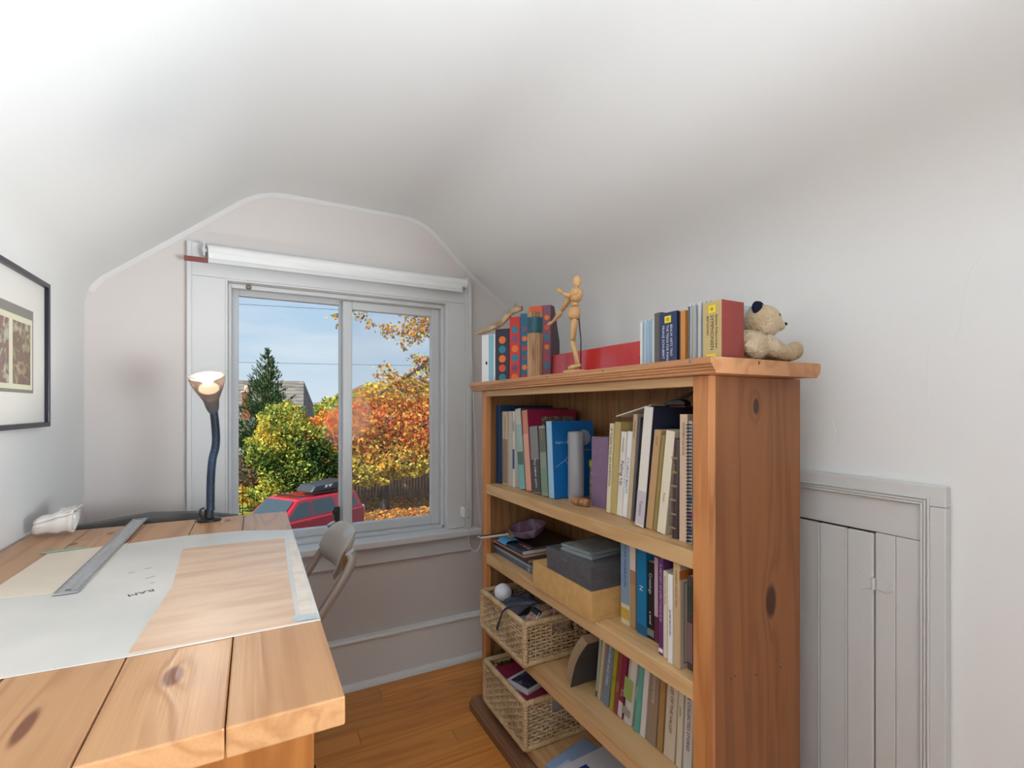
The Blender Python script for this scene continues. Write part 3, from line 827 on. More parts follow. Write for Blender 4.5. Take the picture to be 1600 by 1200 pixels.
# ------------------------------------------------------------------ books
BK = {  # spine plane x, left y, right y, visible height, lean (deg, + = towards the window)
    'B1': (0.776, 1.5900, 1.5610, 0.279, 0.0, 0.828),
    'sp': (0.785, 1.5600, 1.5558, 0.258, 0.0, 0.828),
    'cr': (0.785, 1.5547, 1.5160, 0.258, 0.0, 0.828),
    'gr': (0.785, 1.5088, 1.4826, 0.259, 0.0, 0.828),
    'wb': (0.785, 1.4779, 1.4650, 0.259, 0.0, 0.828),
    'te': (0.785, 1.4300, 1.3909, 0.268, 7.0, 0.828),
    'mg': (0.785, 1.3833, 1.3493, 0.263, 6.8, 0.828),
    'nc': (0.785, 1.3432, 1.2923, 0.211, 5.9, 0.828),
    'gn': (0.785, 1.2874, 1.2497, 0.215, 5.4, 0.828),
    'bb': (0.785, 1.2461, 1.2160, 0.230, 4.1, 0.828),
    'pu': (0.800, 1.0566, 0.9795, 0.193, 0.0, 0.828),
    'a': (0.810, 1.0072, 0.9918, 0.231, -3.8, 0.828),
    'b': (0.810, 0.9902, 0.9679, 0.235, -4.5, 0.828),
    'c': (0.810, 0.9667, 0.9461, 0.212, -5.2, 0.828),
    'd': (0.810, 0.9449, 0.9284, 0.214, -5.7, 0.828),
    'e': (0.805, 0.9215, 0.9078, 0.256, -5.3, 0.828),
    'f': (0.800, 0.9010, 0.8943, 0.257, -5.9, 0.828),
    'g': (0.775, 0.8621, 0.8308, 0.274, -6.4, 0.828),
    'h': (0.780, 0.8321, 0.8101, 0.223, -7.2, 0.828),
    'i': (0.780, 0.8081, 0.7984, 0.213, -7.2, 0.828),
    'j': (0.775, 0.7914, 0.7670, 0.223, -7.2, 0.828),
    'k': (0.773, 0.7470, 0.7300, 0.207, -2.0, 0.828),
    'l': (0.768, 0.7215, 0.7016, 0.258, -0.4, 0.828),
    'm': (0.768, 0.6991, 0.6854, 0.245, 0.0, 0.828),
    'A': (0.789, 0.9251, 0.8942, 0.193, 0.0, 0.579),
    'B': (0.789, 0.8931, 0.8733, 0.201, 0.0, 0.579),
    'C': (0.785, 0.8668, 0.8333, 0.196, 0.0, 0.579),
    'D': (0.789, 0.8355, 0.8135, 0.173, 0.0, 0.579),
    'E': (0.789, 0.8125, 0.8009, 0.192, 0.0, 0.579),
    'F': (0.757, 0.7675, 0.7547, 0.203, 0.0, 0.579),
    'G': (0.757, 0.7541, 0.7427, 0.181, 0.0, 0.579),
    'H': (0.750, 0.7350, 0.7215, 0.181, 0.0, 0.579),
    'I': (0.747, 0.7178, 0.7002, 0.209, 0.0, 0.579),
    'J': (0.765, 0.6988, 0.6828, 0.186, 0.0, 0.579),
    'K1': (0.803, 1.0448, 1.0363, 0.154, -6.4, 0.33),
    'K2': (0.803, 1.0344, 1.0251, 0.161, -7.9, 0.33),
    'L': (0.803, 1.0227, 0.9886, 0.157, -9.1, 0.33),
    'M': (0.803, 0.9858, 0.9726, 0.157, -7.3, 0.33),
    'N': (0.803, 0.9713, 0.9557, 0.156, -7.8, 0.33),
    'O': (0.803, 0.9544, 0.9383, 0.155, -8.0, 0.33),
    'P': (0.803, 0.9361, 0.9048, 0.157, -8.0, 0.33),
    'Q': (0.803, 0.8995, 0.8767, 0.154, -6.5, 0.33),
    'R': (0.803, 0.8748, 0.8594, 0.158, -5.9, 0.33),
    'R2': (0.803, 0.8556, 0.8231, 0.166, -4.7, 0.33),
    'S': (0.803, 0.8205, 0.8046, 0.156, -4.3, 0.33),
    'T': (0.803, 0.8011, 0.7673, 0.152, -4.1, 0.33),
    'U': (0.803, 0.7641, 0.7495, 0.155, -3.1, 0.33),
    'V': (0.803, 0.7464, 0.7200, 0.153, -2.5, 0.33),
}
def book(key, label, depth=.16, h=None, cover=(200, 190, 170), spine=None, pages=(226, 214, 192), title=None, tcol=(40, 40, 40), tsize=.010,
         bands=(), hard=False, group='books', cat='book', rough=.5, th=None, at_=.06, sub=None, X=None, rounded=False, both=True):
    x, yl, yr, hh, lean, z = BK[key]
    if X is not None: x = X
    t = (yl - yr) * .97 if th is None else th
    h = h or hh
    bt = .0022 if hard else .0009
    ins = .003 if hard else .0004
    loc = (x, (yl + yr) / 2, z + .0006 + abs(math.sin(R(lean))) * t / 2)
    e = empty('book', loc, (R(-lean), 0, 0), label, cat, group)
    mc = mat('cover_%d_%d_%d' % cover, cover, rough)
    ms = mat('cover_%d_%d_%d' % (spine or cover), spine or cover, rough)
    g = G()
    g.box(bt, depth, -t / 2, -t / 2 + bt, 0, h, 0).box(bt, depth, t / 2 - bt, t / 2, 0, h, 0)
    if rounded:
        n = 8
        poly = [(bt, -t / 2)] + [(bt - .006 * math.sin(math.pi * i / n) - .0005, -t / 2 + t * i / n) for i in range(1, n)] + [(bt, t / 2)]
        g.prism(poly, 'z', 0, h, 1)
    else:
        g.box(0, bt, -t / 2, t / 2, 0, h, 1)
    g.build('cover', [mc, ms], e, bevel=min(.0008, bt * .4), seg=1)
    mp = mat('pages_%d_%d_%d' % pages, pages, .8, var=(60, tuple(int(c * .86) for c in pages), .4, .6, (1, 30, 1)))
    G().box(bt + .0002, depth - ins, -t / 2 + bt + .0001, t / 2 - bt - .0001, ins, h - ins).build('page_block', mp, e)
    x0 = -.0065 if rounded else 0
    for (a, b, c) in bands:
        G().box(x0 - .0004, x0 + .0002, -t / 2 + .0002, t / 2 - .0002, a * h, b * h).build('spine_band', mat('band_%d_%d_%d' % c, c, .5), e)
    if title:
        mt = mat('ink_%d_%d_%d' % tcol, tcol, .5)
        text(title, min(tsize, t * .95), mt, e, axes((x0 - .0007, 0, h * (1 - at_)), (0, 0, -1), (0, -1, 0)), 'spine_title', .0001, 'LEFT', h * (.93 - at_))
    if sub:
        for (s_, c_, sz, a_, ln) in sub:
            text(s_, min(sz, t * .8), mat('ink_%d_%d_%d' % c_, c_, .5), e, axes((x0 - .0007, 0, h * a_), (0, 0, -1), (0, -1, 0)), 'spine_lettering', .0001, 'LEFT', h * ln)
    return e
U1, U2, U3 = 'books on the upper shelf', 'books on the second shelf', 'books on the third shelf'
book('B1', 'tallest dark blue book at the window end of the upper shelf', .222, cover=(28, 62, 100), group=U1, X=.776, hard=True, h=.279)
e = book('sp', 'thin grey spiral bound booklet beside the tallest blue book', .20, cover=(150, 142, 134), group=U1)
g = G()
for i in range(28): g.box(-.002, .002, -.0045, .0045, .006 + i * .009, .010 + i * .009)
tag(g.build('wire_coil', mat('wire_grey', (120, 116, 112), .3, .6), e), kind='stuff')
book('cr', 'thick cream paperback with mottled brown strip on its spine', .20, cover=(206, 188, 162), group=U1, title='THE SHAPE OF DAYS', tcol=(110, 96, 84), tsize=.009, bands=((.02, .62, (150, 134, 116)),))
book('gr', 'plain pale grey paperback between cream and blue-white books', .20, cover=(190, 182, 170), group=U1)
book('wb', 'white paperback with dark blue block on its spine', .20, cover=(222, 214, 200), group=U1, bands=((.24, .50, (40, 70, 128)),), title='PAPER', tcol=(44, 64, 104), tsize=.016, at_=.14)
e = book('te', 'leaning tall book with pale spine fading to teal', .19, cover=(112, 70, 74), spine=(150, 182, 172), group=U1, hard=True, bands=((.02, .30, (120, 178, 176)), (.30, .46, (74, 112, 106)), (.80, .98, (196, 194, 180))), rough=.3)
e = book('mg', 'leaning magenta hardback with orange-pink spine edge', .195, cover=(150, 36, 72), spine=(206, 128, 104), group=U1, hard=True, bands=((.02, .7, (220, 164, 140)),), rough=.3)
t_ = (BK['mg'][1] - BK['mg'][2]) * .97
for i in range(5):
    G().box(.055 + i * .026, .079 + i * .026, -t_ / 2 - .0004, -t_ / 2 + .0002, .205, .240).build('cover_picture', blotch('cover_pic_%d' % (i % 3), (120, 106, 96), [(150, 140, 124), (96, 78, 72), (184, 170, 150)], 60), e)
book('nc', 'grey and black paperback titled The NEW CITY', .15, cover=(40, 38, 36), spine=(128, 128, 128), group=U1, title=None, sub=[('The NEW CITY', (238, 238, 236), .014, .52, .46)],
     bands=((.02, .50, (70, 70, 72)),))
book('gn', 'mottled grey-green paperback left of the big blue book', .15, cover=(60, 66, 60), spine=(140, 148, 132), group=U1, bands=((.62, .96, (98, 102, 92)), (.05, .4, (122, 142, 122))), title='gardens', tcol=(190, 160, 90), tsize=.010)
e = book('bb', 'wide bright blue book with line drawing on its cover', .155, cover=(20, 104, 172), spine=(150, 190, 214), group=U1, rough=.35, hard=False)
t_ = (BK['bb'][1] - BK['bb'][2]) * .97
mw = mat('ink_190_206_220', (190, 206, 220), .5)
cvM = lambda x, z: axes((x, -t_ / 2 - .0003, z), (1, 0, 0), (0, 0, 1))
text('Ralph L. Keller', .010, mw, e, cvM(.012, .165), 'cover_author', .0001)
text('notes from the', .010, mw, e, cvM(.078, .140), 'cover_title', .0001)
pl = [(.01, .092), (.045, .112), (.06, .128), (.075, .10), (.095, .085), (.11, .045), (.085, .055), (.072, .075), (.045, .112)]
G().tube([(x, -t_ / 2 - .0003, z) for x, z in pl], .0006, 4).build('cover_line_drawing', mw, e)
G().tube([(.062, -t_ / 2 - .0003, .125), (.10, -t_ / 2 - .0003, .075), (.10, -t_ / 2 - .0003, .03)], .0006, 4).build('cover_line_drawing', mw, e)
G().lathe([(0.0001, 0), (.024, 0), (.024, .0006), (.0001, .0006)], 28, M=axes((.118, -t_ / 2 + .0002, .178), (1, 0, 0), (0, 0, 1))).build('cover_disc', mat('greyed_blue', (146, 170, 186), .5), e)
# translucent tube, jar with lime lid, wrapped purple box, cork
tb = empty('plastic_tube', (.838, 1.181, .8286), label='tall translucent grey plastic tube with cap before the blue book', cat='tube')
m_tb = mat('frosted_plastic', (176, 174, 178), .3, trans=.25, alpha=.92)
G().lathe([(.022, 0), (.0235, .003), (.0235, .168), (.0225, .170)], 28).build('tube_body', m_tb, tb, smooth=40)
G().lathe([(.0255, .164), (.0255, .174), (.0245, .176), (.0245, .196), (.022, .201), (.007, .203)], 28).build('tube_cap', m_tb, tb, smooth=40)
jr = empty('spice_jar', (.905, 1.155, .8286), label='small printed jar with lime green lid behind the purple box', cat='jar')
G().lathe([(.028, 0), (.030, .003), (.030, .09), (.027, .096)], 20).build('jar_body', blotch('jar_print', (206, 196, 178), [(190, 176, 156), (120, 100, 110), (214, 206, 190)], 70), jr, smooth=40)
G().lathe([(.031, .0965), (.032, .100), (.032, .114), (.029, .117)], 20).build('jar_lid', mat('lime_plastic', (176, 188, 60), .35), jr, smooth=40)
pb = empty('wrapped_box', (.830, 1.060, .8286), label='purple box wrapped in clear film on the upper shelf', cat='box')
G().box(0, .10, -.036, .036, 0, .190).build('box_body', mat('purple_card', (122, 96, 128), .3, bump=(40, .25), coat=.5), pb, bevel=.002)
G().box(.002, .098, -.0355, .0355, .1902, .1912).build('film_fold', mat('pale_purple', (170, 150, 176), .2), pb)
ck = empty('cork_block', (.800, 1.105, .8286), (0, 0, R(12)), label='small cork block lying at the front of the upper shelf', cat='cork')
G().tube([(0, -.028, .011), (0, -.020, .0115), (0, .020, .0115), (0, .028, .011)], [.0085, .0112, .0112, .009], 12).build('cork_body', mat('cork', (170, 124, 82), .8, var=(90, (120, 80, 50), .5, .65), bump=(80, .3)), ck, smooth=50)
G().tube([(0, -.004, .0115), (0, .004, .0115)], .01135, 12).build('printed_ring', mat('cork_dark', (130, 88, 54), .8), ck, smooth=50)
book('a', 'cream paperback IF THERE WAS AN INVENTION beside the purple box', .14, cover=(220, 208, 174), group=U1, title='IF THERE WAS AN INVENTION', tcol=(60, 50, 40), tsize=.011, at_=.05)
book('b', 'ochre yellow hardback behind the cream one', .15, cover=(188, 164, 104), group=U1, rough=.5)
book('c', 'white paperback titled Falling Up', .15, cover=(226, 218, 206), group=U1, sub=[('Falling Up', (40, 36, 40), .019, .66, .34), ('Silverstein', (90, 90, 100), .009, .93, .2)])
book('d', 'thin white paperback with small blue lettering next to Falling Up', .15, cover=(230, 228, 226), group=U1, title="IT'S ABOUT BEAUTY", tcol=(60, 80, 120), tsize=.010, at_=.3)
book('e', 'tall thin brown-cream booklet', .16, cover=(196, 170, 138), group=U1, title='MOUNTAIN', tcol=(110, 74, 48), tsize=.008)
book('f', 'very thin dark grey booklet left of the navy book', .16, cover=(84, 84, 88), group=U1, h=.25)
e = book('g', 'large navy blue book with white spine', .20, cover=(44, 50, 72), spine=(222, 214, 204), group=U1, hard=True, th=.027, bands=((.02, .30, (196, 186, 192)),), rough=.4)
text('Tatters', .012, mat('ink_120_110_130', (120, 110, 130)), e, axes((-.0008, 0, .06), (0, 0, -1), (0, -1, 0)), 'spine_title', .0001)
book('h', 'plain tan hardback right of the navy book', .15, cover=(186, 148, 104), group=U1, th=.0195, title='PATHS', tcol=(150, 110, 70), tsize=.007)
book('i', 'thin olive paperback between tan and ivory books', .15, cover=(150, 128, 72), group=U1)
book('j', 'ivory paperback with wide pages', .15, cover=(196, 182, 160), spine=(224, 212, 188), group=U1, th=.024, title='Essays', tcol=(150, 130, 100), tsize=.008, at_=.6)
book('k', 'dark brown leather book with raised spine ribs', .14, cover=(62, 44, 46), group=U1, rounded=True, hard=True, rough=.35,
     bands=tuple((a, a + .018, (150, 122, 84)) for a in (.10, .24, .38, .52, .66, .80)), sub=[('BALLADS', (190, 150, 90), .008, .75, .10)])
book('l', 'tall pinkish tan book beside the spiral notebook', .17, cover=(206, 178, 152), group=U1, title='WATERCOLOUR', tcol=(110, 90, 90), tsize=.009)
e = book('m', 'spiral notebook with black coil at the right end of the upper shelf', .17, cover=(176, 170, 172), group=U1, th=.009)
g = G()
for i in range(34):
    z = .006 + i * .007
    g.tube([(-.0045 + .0085 * (1 - math.cos(a)) * .5 - .004, .0048 * math.sin(a) * 1.1, z + .0012 * a / 6.28) for a in [k * 6.283 / 8 for k in range(9)]], .0010, 4)
tag(g.build('wire_coil', m_black, e), kind='stuff')
for i in range(3):
    G().box(-.0003, .0004, -.0042, .0042, .02 + i * .03, .035 + i * .03).build('colour_tab', mat('tab_%d' % i, [(96, 104, 160), (150, 90, 140), (110, 130, 160)][i], .5), e)
# slim board resting on the tops, dark rod and small object at the back
def lying(name, label, cat, p0, p1, w, th, m, group=None):
    """flat piece between p0 and p1 (centre line of underside), w wide, th thick"""
    p0, p1 = Vector(p0), Vector(p1); d = (p1 - p0); L_ = d.length; d.normalize()
    sdir = d.cross(Vector((0, 0, 1))).normalized(); up = sdir.cross(d)
    M = Matrix((d, sdir, up)).transposed().to_4x4(); M.translation = p0
    o = G().box(0, L_, -w / 2, w / 2, 0, th).build(name, m, bevel=.0006)
    o.matrix_world = M
    return tag(o, label, cat, group)
lying('slim_board', 'slim white board slanting across the book tops below the dark rod', 'board', (.840, .968, 1.0765), (.840, .845, 1.1045), .06, .003, mat('white_board', (222, 216, 206), .5))
lying('dark_rod', 'thin black rod leaning in the back right corner of the upper shelf', 'rod', (.966, .985, 1.0945), (.966, .815, 1.1495), .010, .006, m_black)
sx_ = empty('stapler', (.860, .812, 1.1045), label='small black and red stapler lying on the navy book', cat='stapler')
G().prism([(-.03, 0), (.03, 0), (.03, .006), (.012, .014), (-.018, .014), (-.03, .008)], 'x', -.010, .010).build('stapler_body', m_black, sx_, bevel=.002)
B('stapler_base', mat('dark_red_plastic', (120, 30, 36), .4), sx_, -.011, .011, -.032, .032, -.004, -.0002, bevel=.001)

# second shelf
book('A', 'cream paperback with long blue panel and yellow emblem on its spine', .15, cover=(214, 200, 172), group=U2, bands=((.24, .98, (126, 150, 176)), (.06, .19, (196, 160, 70))), h=.205,
     sub=[('TONI MORRISON', (40, 60, 120), .013, .94, .5)])
book('B', 'brown photo-spined paperback next to the cream one with blue panel', .15, cover=(150, 120, 92), group=U2, bands=((.66, .99, (206, 196, 186)), (.02, .5, (166, 136, 100))), h=.208)
book('C', 'teal blue paperback on the second shelf', .15, cover=(14, 112, 158), group=U2, bands=((.02, .12, (20, 84, 122)),), sub=[('N', (210, 230, 240), .016, .58, .1)], th=.029)
book('D', 'black paperback with white script on its spine', .15, cover=(24, 24, 28), group=U2, sub=[('a novel', (214, 214, 210), .010, .36, .3), ('Crossings', (200, 200, 196), .012, .86, .45)], bands=((.04, .13, (120, 120, 118)),))
book('E', 'slim pink and maroon paperback beside the black one', .15, cover=(98, 34, 62), group=U2, bands=((.30, .98, (196, 160, 168)),))
book('F', 'slim purple paperback with white speckled lettering', .15, cover=(98, 52, 104), group=U2, title='A HISTORY OF EVERYTHING ELSE', tcol=(196, 176, 200), tsize=.008, bands=((.03, .07, (226, 220, 226)),))
book('G', 'slim cream paperback right of the purple one', .15, cover=(220, 204, 178), group=U2, title='letters from home', tcol=(160, 140, 116), tsize=.008)
book('H', 'slim bright white paperback on the second shelf', .15, cover=(230, 228, 224), group=U2, title='JAMES BALDWIN', tcol=(90, 90, 100), tsize=.007, at_=.40)
e = book('I', 'tan boxed book with orange band and framed cover', .10, cover=(176, 160, 144), spine=(198, 168, 126), group=U2, hard=True, title='CANADA COLLECTION', tcol=(120, 90, 60), tsize=.007)
t_ = (BK['I'][1] - BK['I'][2]) * .97
G().box(-.0003, .0995, -t_ / 2 - .0003, -t_ / 2 + .0003, .178, .196).build('orange_band', mat('orange_band', (186, 104, 40), .5), e)
for a in ((.012, .088, .010, .0115), (.012, .088, .170, .1715), (.012, .0135, .010, .1715), (.0865, .088, .010, .1715)):
    G().box(a[0], a[1], -t_ / 2 - .0003, -t_ / 2 + .0003, a[2], a[3]).build('cover_rule', mat('ink_70_60_60', (70, 60, 60)), e)
G().tube([(.05 + .012 * math.cos(k * 1.9), -t_ / 2 - .0003, .085 + .03 * math.sin(k * 2.3)) for k in range(12)], .0008, 4).build('cover_drawing', mat('ink_70_60_60'), e)
book('J', 'dark photo-covered paperback at the right end of the second shelf', .14, cover=(84, 74, 72), group=U2, th=.013, bands=((.08, .5, (130, 100, 104)), (.6, .9, (60, 66, 62))), rough=.25)

# third shelf
H3 = .19
book('K1', 'thin pale green booklet first of the leaning row on the third shelf', .14, h=H3, cover=(164, 176, 160), group=U3, bands=((.02, .1, (90, 70, 50)),))
book('K2', 'thin cream booklet second in the leaning row', .14, h=H3, cover=(206, 184, 148), group=U3)
e = book('L', 'blue-grey paperback with white speckled spine', .14, h=H3, cover=(136, 140, 152), spine=(118, 128, 144), group=U3, title='WIND SAND AND STARS', tcol=(220, 220, 224), tsize=.011, th=.026)
book('M', 'slim chartreuse green book', .14, h=H3, cover=(158, 156, 34), group=U3, title='Leaf', tcol=(90, 90, 20), tsize=.008, at_=.5)
book('N', 'slim brick red book next to the chartreuse one', .14, h=H3, cover=(140, 62, 60), group=U3, title='EMBER', tcol=(200, 140, 110), tsize=.009, at_=.55)
book('O', 'plum red paperback with white foot', .14, h=H3, cover=(128, 36, 66), group=U3, bands=((.01, .22, (206, 196, 196)),), title='Rose', tcol=(220, 190, 190), tsize=.010, at_=.6)
book('P', 'thick white hardback with green painted rounded spine', .15, h=H3, cover=(206, 200, 188), group=U3, rounded=True, hard=True, bands=((.34, .62, (148, 170, 92)), (.12, .22, (160, 142, 132))), th=.028)
book('Q', 'pale teal hardback on the third shelf', .14, h=H3, cover=(96, 160, 146), group=U3, rounded=True, hard=True, title='Harbour', tcol=(210, 226, 220), tsize=.009, at_=.4, th=.019)
book('R', 'white paperback beside the teal hardback', .14, h=H3, cover=(216, 208, 202), group=U3)
book('R2', 'wide taupe book with white spine lettering', .14, h=H3, cover=(150, 126, 106), group=U3, th=.029, title='THE LONG SHORE', tcol=(220, 210, 200), tsize=.010)
book('S', 'narrow golden brown book on the third shelf', .14, h=H3, cover=(168, 128, 78), group=U3)
book('T', 'beige paperback with brown vertical title', .14, h=H3, cover=(206, 190, 166), group=U3, th=.030, title='TALES OF THE VALLEY', tcol=(110, 80, 60), tsize=.012)
book('U', 'slim ivory paperback second from the right end of the third shelf', .14, h=H3, cover=(214, 202, 176), group=U3, title='poems', tcol=(70, 130, 130), tsize=.008, at_=.3)
book('V', 'white paperback with black lettering at the right end of the third shelf', .14, h=H3, cover=(214, 206, 198), group=U3, th=.022, title='THE COLLECTED STORIES', tcol=(40, 40, 44), tsize=.011)
# thick old book slumped against the leaning row
sb = empty('slumped_book', (.770, 1.125, .3395), (R(27), 0, 0), label='thick old book with curved page edges slumped on the third shelf', cat='book')
g = G()
poly = [(.012 * math.sin(math.pi * k / 8), .165 * k / 8) for k in range(9)]
poly = [(y - .014, z) for y, z in poly] + [(y + .014, z) for y, z in poly[::-1]]
G().prism(poly, 'x', .003, .15).build('page_block', mat('pages_old', (176, 152, 122), .8, var=(90, (150, 126, 98), .4, .6, (1, 20, 1))), sb, smooth=30)
poly2 = [(y - .0155, z) for y, z in [(.012 * math.sin(math.pi * k / 8), .168 * k / 8) for k in range(9)]]
G().prism(poly2 + [(y - .002, z) for y, z in poly2[::-1]], 'x', .0, .155).build('cover', mat('charcoal_cloth', (70, 68, 68), .5), sb, smooth=30)

# stack of magazines and folders on the second shelf
ST = 'magazines stacked on the second shelf'
def slab(name, label, cat, x0, x1, y0, y1, z0, z1, m, rz=0, pages=None, group=ST, part='cover'):
    e = empty(name, ((x0 + x1) / 2, (y0 + y1) / 2, z0 + .0003), (0, 0, R(rz)), label, cat, group)
    hx, hy, t = (x1 - x0) / 2, (y1 - y0) / 2, z1 - z0 - .0006
    if pages:
        c = min(.0016, t * .2)
        G().box(-hx, hx, -hy, hy, 0, c).box(-hx, hx, -hy, hy, t - c, t).box(-hx, -hx + c, -hy, hy, c, t - c).build(part, m, e, bevel=.0004, seg=1)
        G().box(-hx + c, hx - .002, -hy + .0015, hy - .0015, c, t - c).build('page_block', mat('pages_%d_%d_%d' % pages, pages, .8), e)
    else:
        G().box(-hx, hx, -hy, hy, 0, t).build(part, m, e, bevel=min(.001, t * .3))
    return e, hx, hy, t
m_bind = mat('slate_binder', (84, 94, 112), .35)
e, hx, hy, t = slab('ring_binder', 'slate grey ring binder at the bottom of the magazine stack', 'binder', .768, .985, 1.322, 1.588, .579, .606, m_bind, pages=(170, 150, 130))
B('spine_label', mat('pale_grey_label', (150, 158, 172), .4), e, -hx - .0005, -hx + .0002, -hy + .004, hy - .004, .018, .0255, bevel=0)
B('label_holder', mat('pale_grey_label'), e, -hx - .0008, -hx + .0002, -hy + .008, -hy + .022, .004, .014, bevel=0)
slab('dark_album', 'dark brown album lying on the ring binder', 'album', .766, .965, 1.335, 1.588, .606, .6205, mat('dark_brown_leatherette', (64, 42, 40), .4), -1.0, (146, 122, 98))
slab('salmon_folder', 'salmon pink card folder in the magazine stack', 'folder', .760, .96, 1.360, 1.586, .6205, .6235, mat('salmon_card', (206, 150, 128), .6), 1.5)
e, hx, hy, t = slab('magazine', 'magazine with red picture panel on its dark cover', 'magazine', .764, .95, 1.372, 1.556, .6235, .6385, mat('dark_teal_cover', (52, 66, 74), .25), 0, (206, 200, 188))
G().box(-hx + .03, -hx + .11, -hy + .004, -hy + .085, t - .0002, t + .0003).build('picture_panel', blotch('red_panel', (150, 36, 48), [(176, 44, 56), (190, 60, 70), (224, 214, 206)], 60), e)
slab('dark_magazine', 'plain black-covered magazine under the shell bowl', 'magazine', .80, .97, 1.37, 1.568, .6385, .6465, mat('near_black_cover', (34, 32, 34), .3), 2.0, (120, 112, 104))
slab('yellow_notepad', 'thin yellow notepad beside the blue wrap under the bowl', 'notepad', .790, .90, 1.505, 1.565, .6465, .6500, mat('yellow_pad', (196, 172, 60), .6))
bl = empty('blue_wrap', (.752, 1.498, .6390), label='curl of bright blue paper hanging over the magazine edge', cat='paper')
pts = [(0.0, .0), (.004, .006), (.012, .010), (.024, .0105), (.045, .010)]
g = G()
g.prism([(x, z) for x, z in pts] + [(x, z - .0015) for x, z in pts[::-1]], 'y', -.032, .030)
g.build('curled_sheet', mat('bright_blue_paper', (62, 140, 190), .35), bl, smooth=50)
B('fold_edge', mat('pale_blue_paper', (150, 196, 222), .4), bl, .0, .003, -.032, .030, -.0035, -.0016, bevel=.0003)
for i, (y, m, lab) in enumerate(((1.546, mat('pale_grey_strip', (186, 186, 182), .4), 'pale grey strip sticking out of the magazine stack, nearer the window'),
                                 (1.532, mat('cream_strip', (214, 206, 192), .4), 'cream strip sticking out of the magazine stack beside the grey one'))):
    o = G().box(.686 + .004 * i, .795, y - .0065, y + .0065, .6503 + .0005, .6545 + .0005 + .0012 * i).build('wooden_strip', m, bevel=.001)
    tag(o, lab, 'strip', ST)
lying('black_strip', 'black strip between the two pale strips on the magazine stack', 'strip', (.690, 1.539, .6560), (.79, 1.539, .6560), .010, .0016, m_black, ST)
# shell bowl
sbw = empty('shell_bowl', (.845, 1.465, .6500), (R(-6), R(-10), R(8)), label='glossy purple and grey shell-shaped bowl on the magazine stack', cat='bowl')
g = G()
prof_b = [(.012, .002), (.035, .006), (.056, .018), (.070, .036), (.077, .052), (.079, .056), (.074, .054), (.064, .037), (.050, .022), (.030, .011), (.001, .009)]
n = 36; vs = []
for r, z in prof_b:
    for k in range(n):
        a = 2 * math.pi * k / n
        wv = 1 + .05 * math.sin(2 * a + .6) + .008 * math.sin(5 * a)
        vs.append((r * math.cos(a) * wv * .78, r * math.sin(a) * wv * 1.12, z * .78 * (1 + .10 * math.sin(a + 2.2) + .02 * math.sin(3 * a))))
g.add(vs, [(i * n + k, i * n + (k + 1) % n, (i + 1) * n + (k + 1) % n, (i + 1) * n + k) for i in range(len(prof_b) - 1) for k in range(n)] + [tuple(range(n - 1, -1, -1))])
m_shell = blotch('shell_glaze', (104, 66, 84), [(128, 92, 116), (120, 90, 110), (146, 130, 150), (160, 164, 174)], 9)
m_shell.node_tree.nodes['Principled BSDF'].inputs['Roughness'].default_value = .15
m_shell.node_tree.nodes['Principled BSDF'].inputs['Coat Weight'].default_value = .6
g.build('bowl_body', m_shell, sbw, smooth=180)
G().lathe([(.014, .0005), (.012, .004)], 16).build('foot_ring', m_shell, sbw, smooth=60)

# boxes
tbx = empty('kraft_box', (.722, .953, .5796), label='tan kraft cardboard box jutting over the second shelf edge', cat='box')
m_kr = mat('kraft_card', (214, 170, 108), .6, var=(40, (204, 160, 100), .4, .6)); m_krp = mat('pinkish_kraft', (206, 160, 132), .6)
G().box(.0015, .23, .0015, .278, 0, .010).build('box_base', m_kr, tbx, bevel=.0005)
G().box(0, .232, 0, .280, .0105, .0735).build('box_lid', m_kr, tbx, bevel=.0008)
gbx = empty('grey_box', (.7225, .955, .6540), label='charcoal grey lidded box on top of the kraft box', cat='box')
m_gb = mat('charcoal_card', (92, 90, 94), .35, var=(70, (84, 82, 86), .4, .6))
G().box(.0015, .165, .0015, .2035, 0, .030).build('box_base', m_gb, gbx, bevel=.0008)
G().box(0, .1665, 0, .205, .0205 + .0098, .060).build('box_lid', m_gb, gbx, bevel=.001)
text('studio', .010, mat('ink_120_118_122', (126, 124, 128), .3), gbx, axes((-.0004, .128, .046), (0, -1, 0), (0, 0, 1)), 'lid_print', .00005)
for i, (rz, dx) in enumerate(((9, 0), (6, .004))):
    e = empty('disc_case', (.815 + dx, 1.060 + dx, .7146 + i * .0085), (0, 0, R(rz)), ['scuffed silver disc case lying on the grey box', 'upper silver disc case with worn label'][i], 'disc case', 'disc cases on the grey box')
    G().box(-.072, .072, -.058, .058, 0, .008).build('case_shell', mat('clear_grey_plastic', (132, 138, 138), .18, coat=.5), e, bevel=.001)
    G().box(-.066, .066, -.052, .052, .0081, .0083).build('paper_inlay', mat('inlay_grey', (112, 118, 118), .3, var=(40, (150, 154, 152), .45, .7)), e)

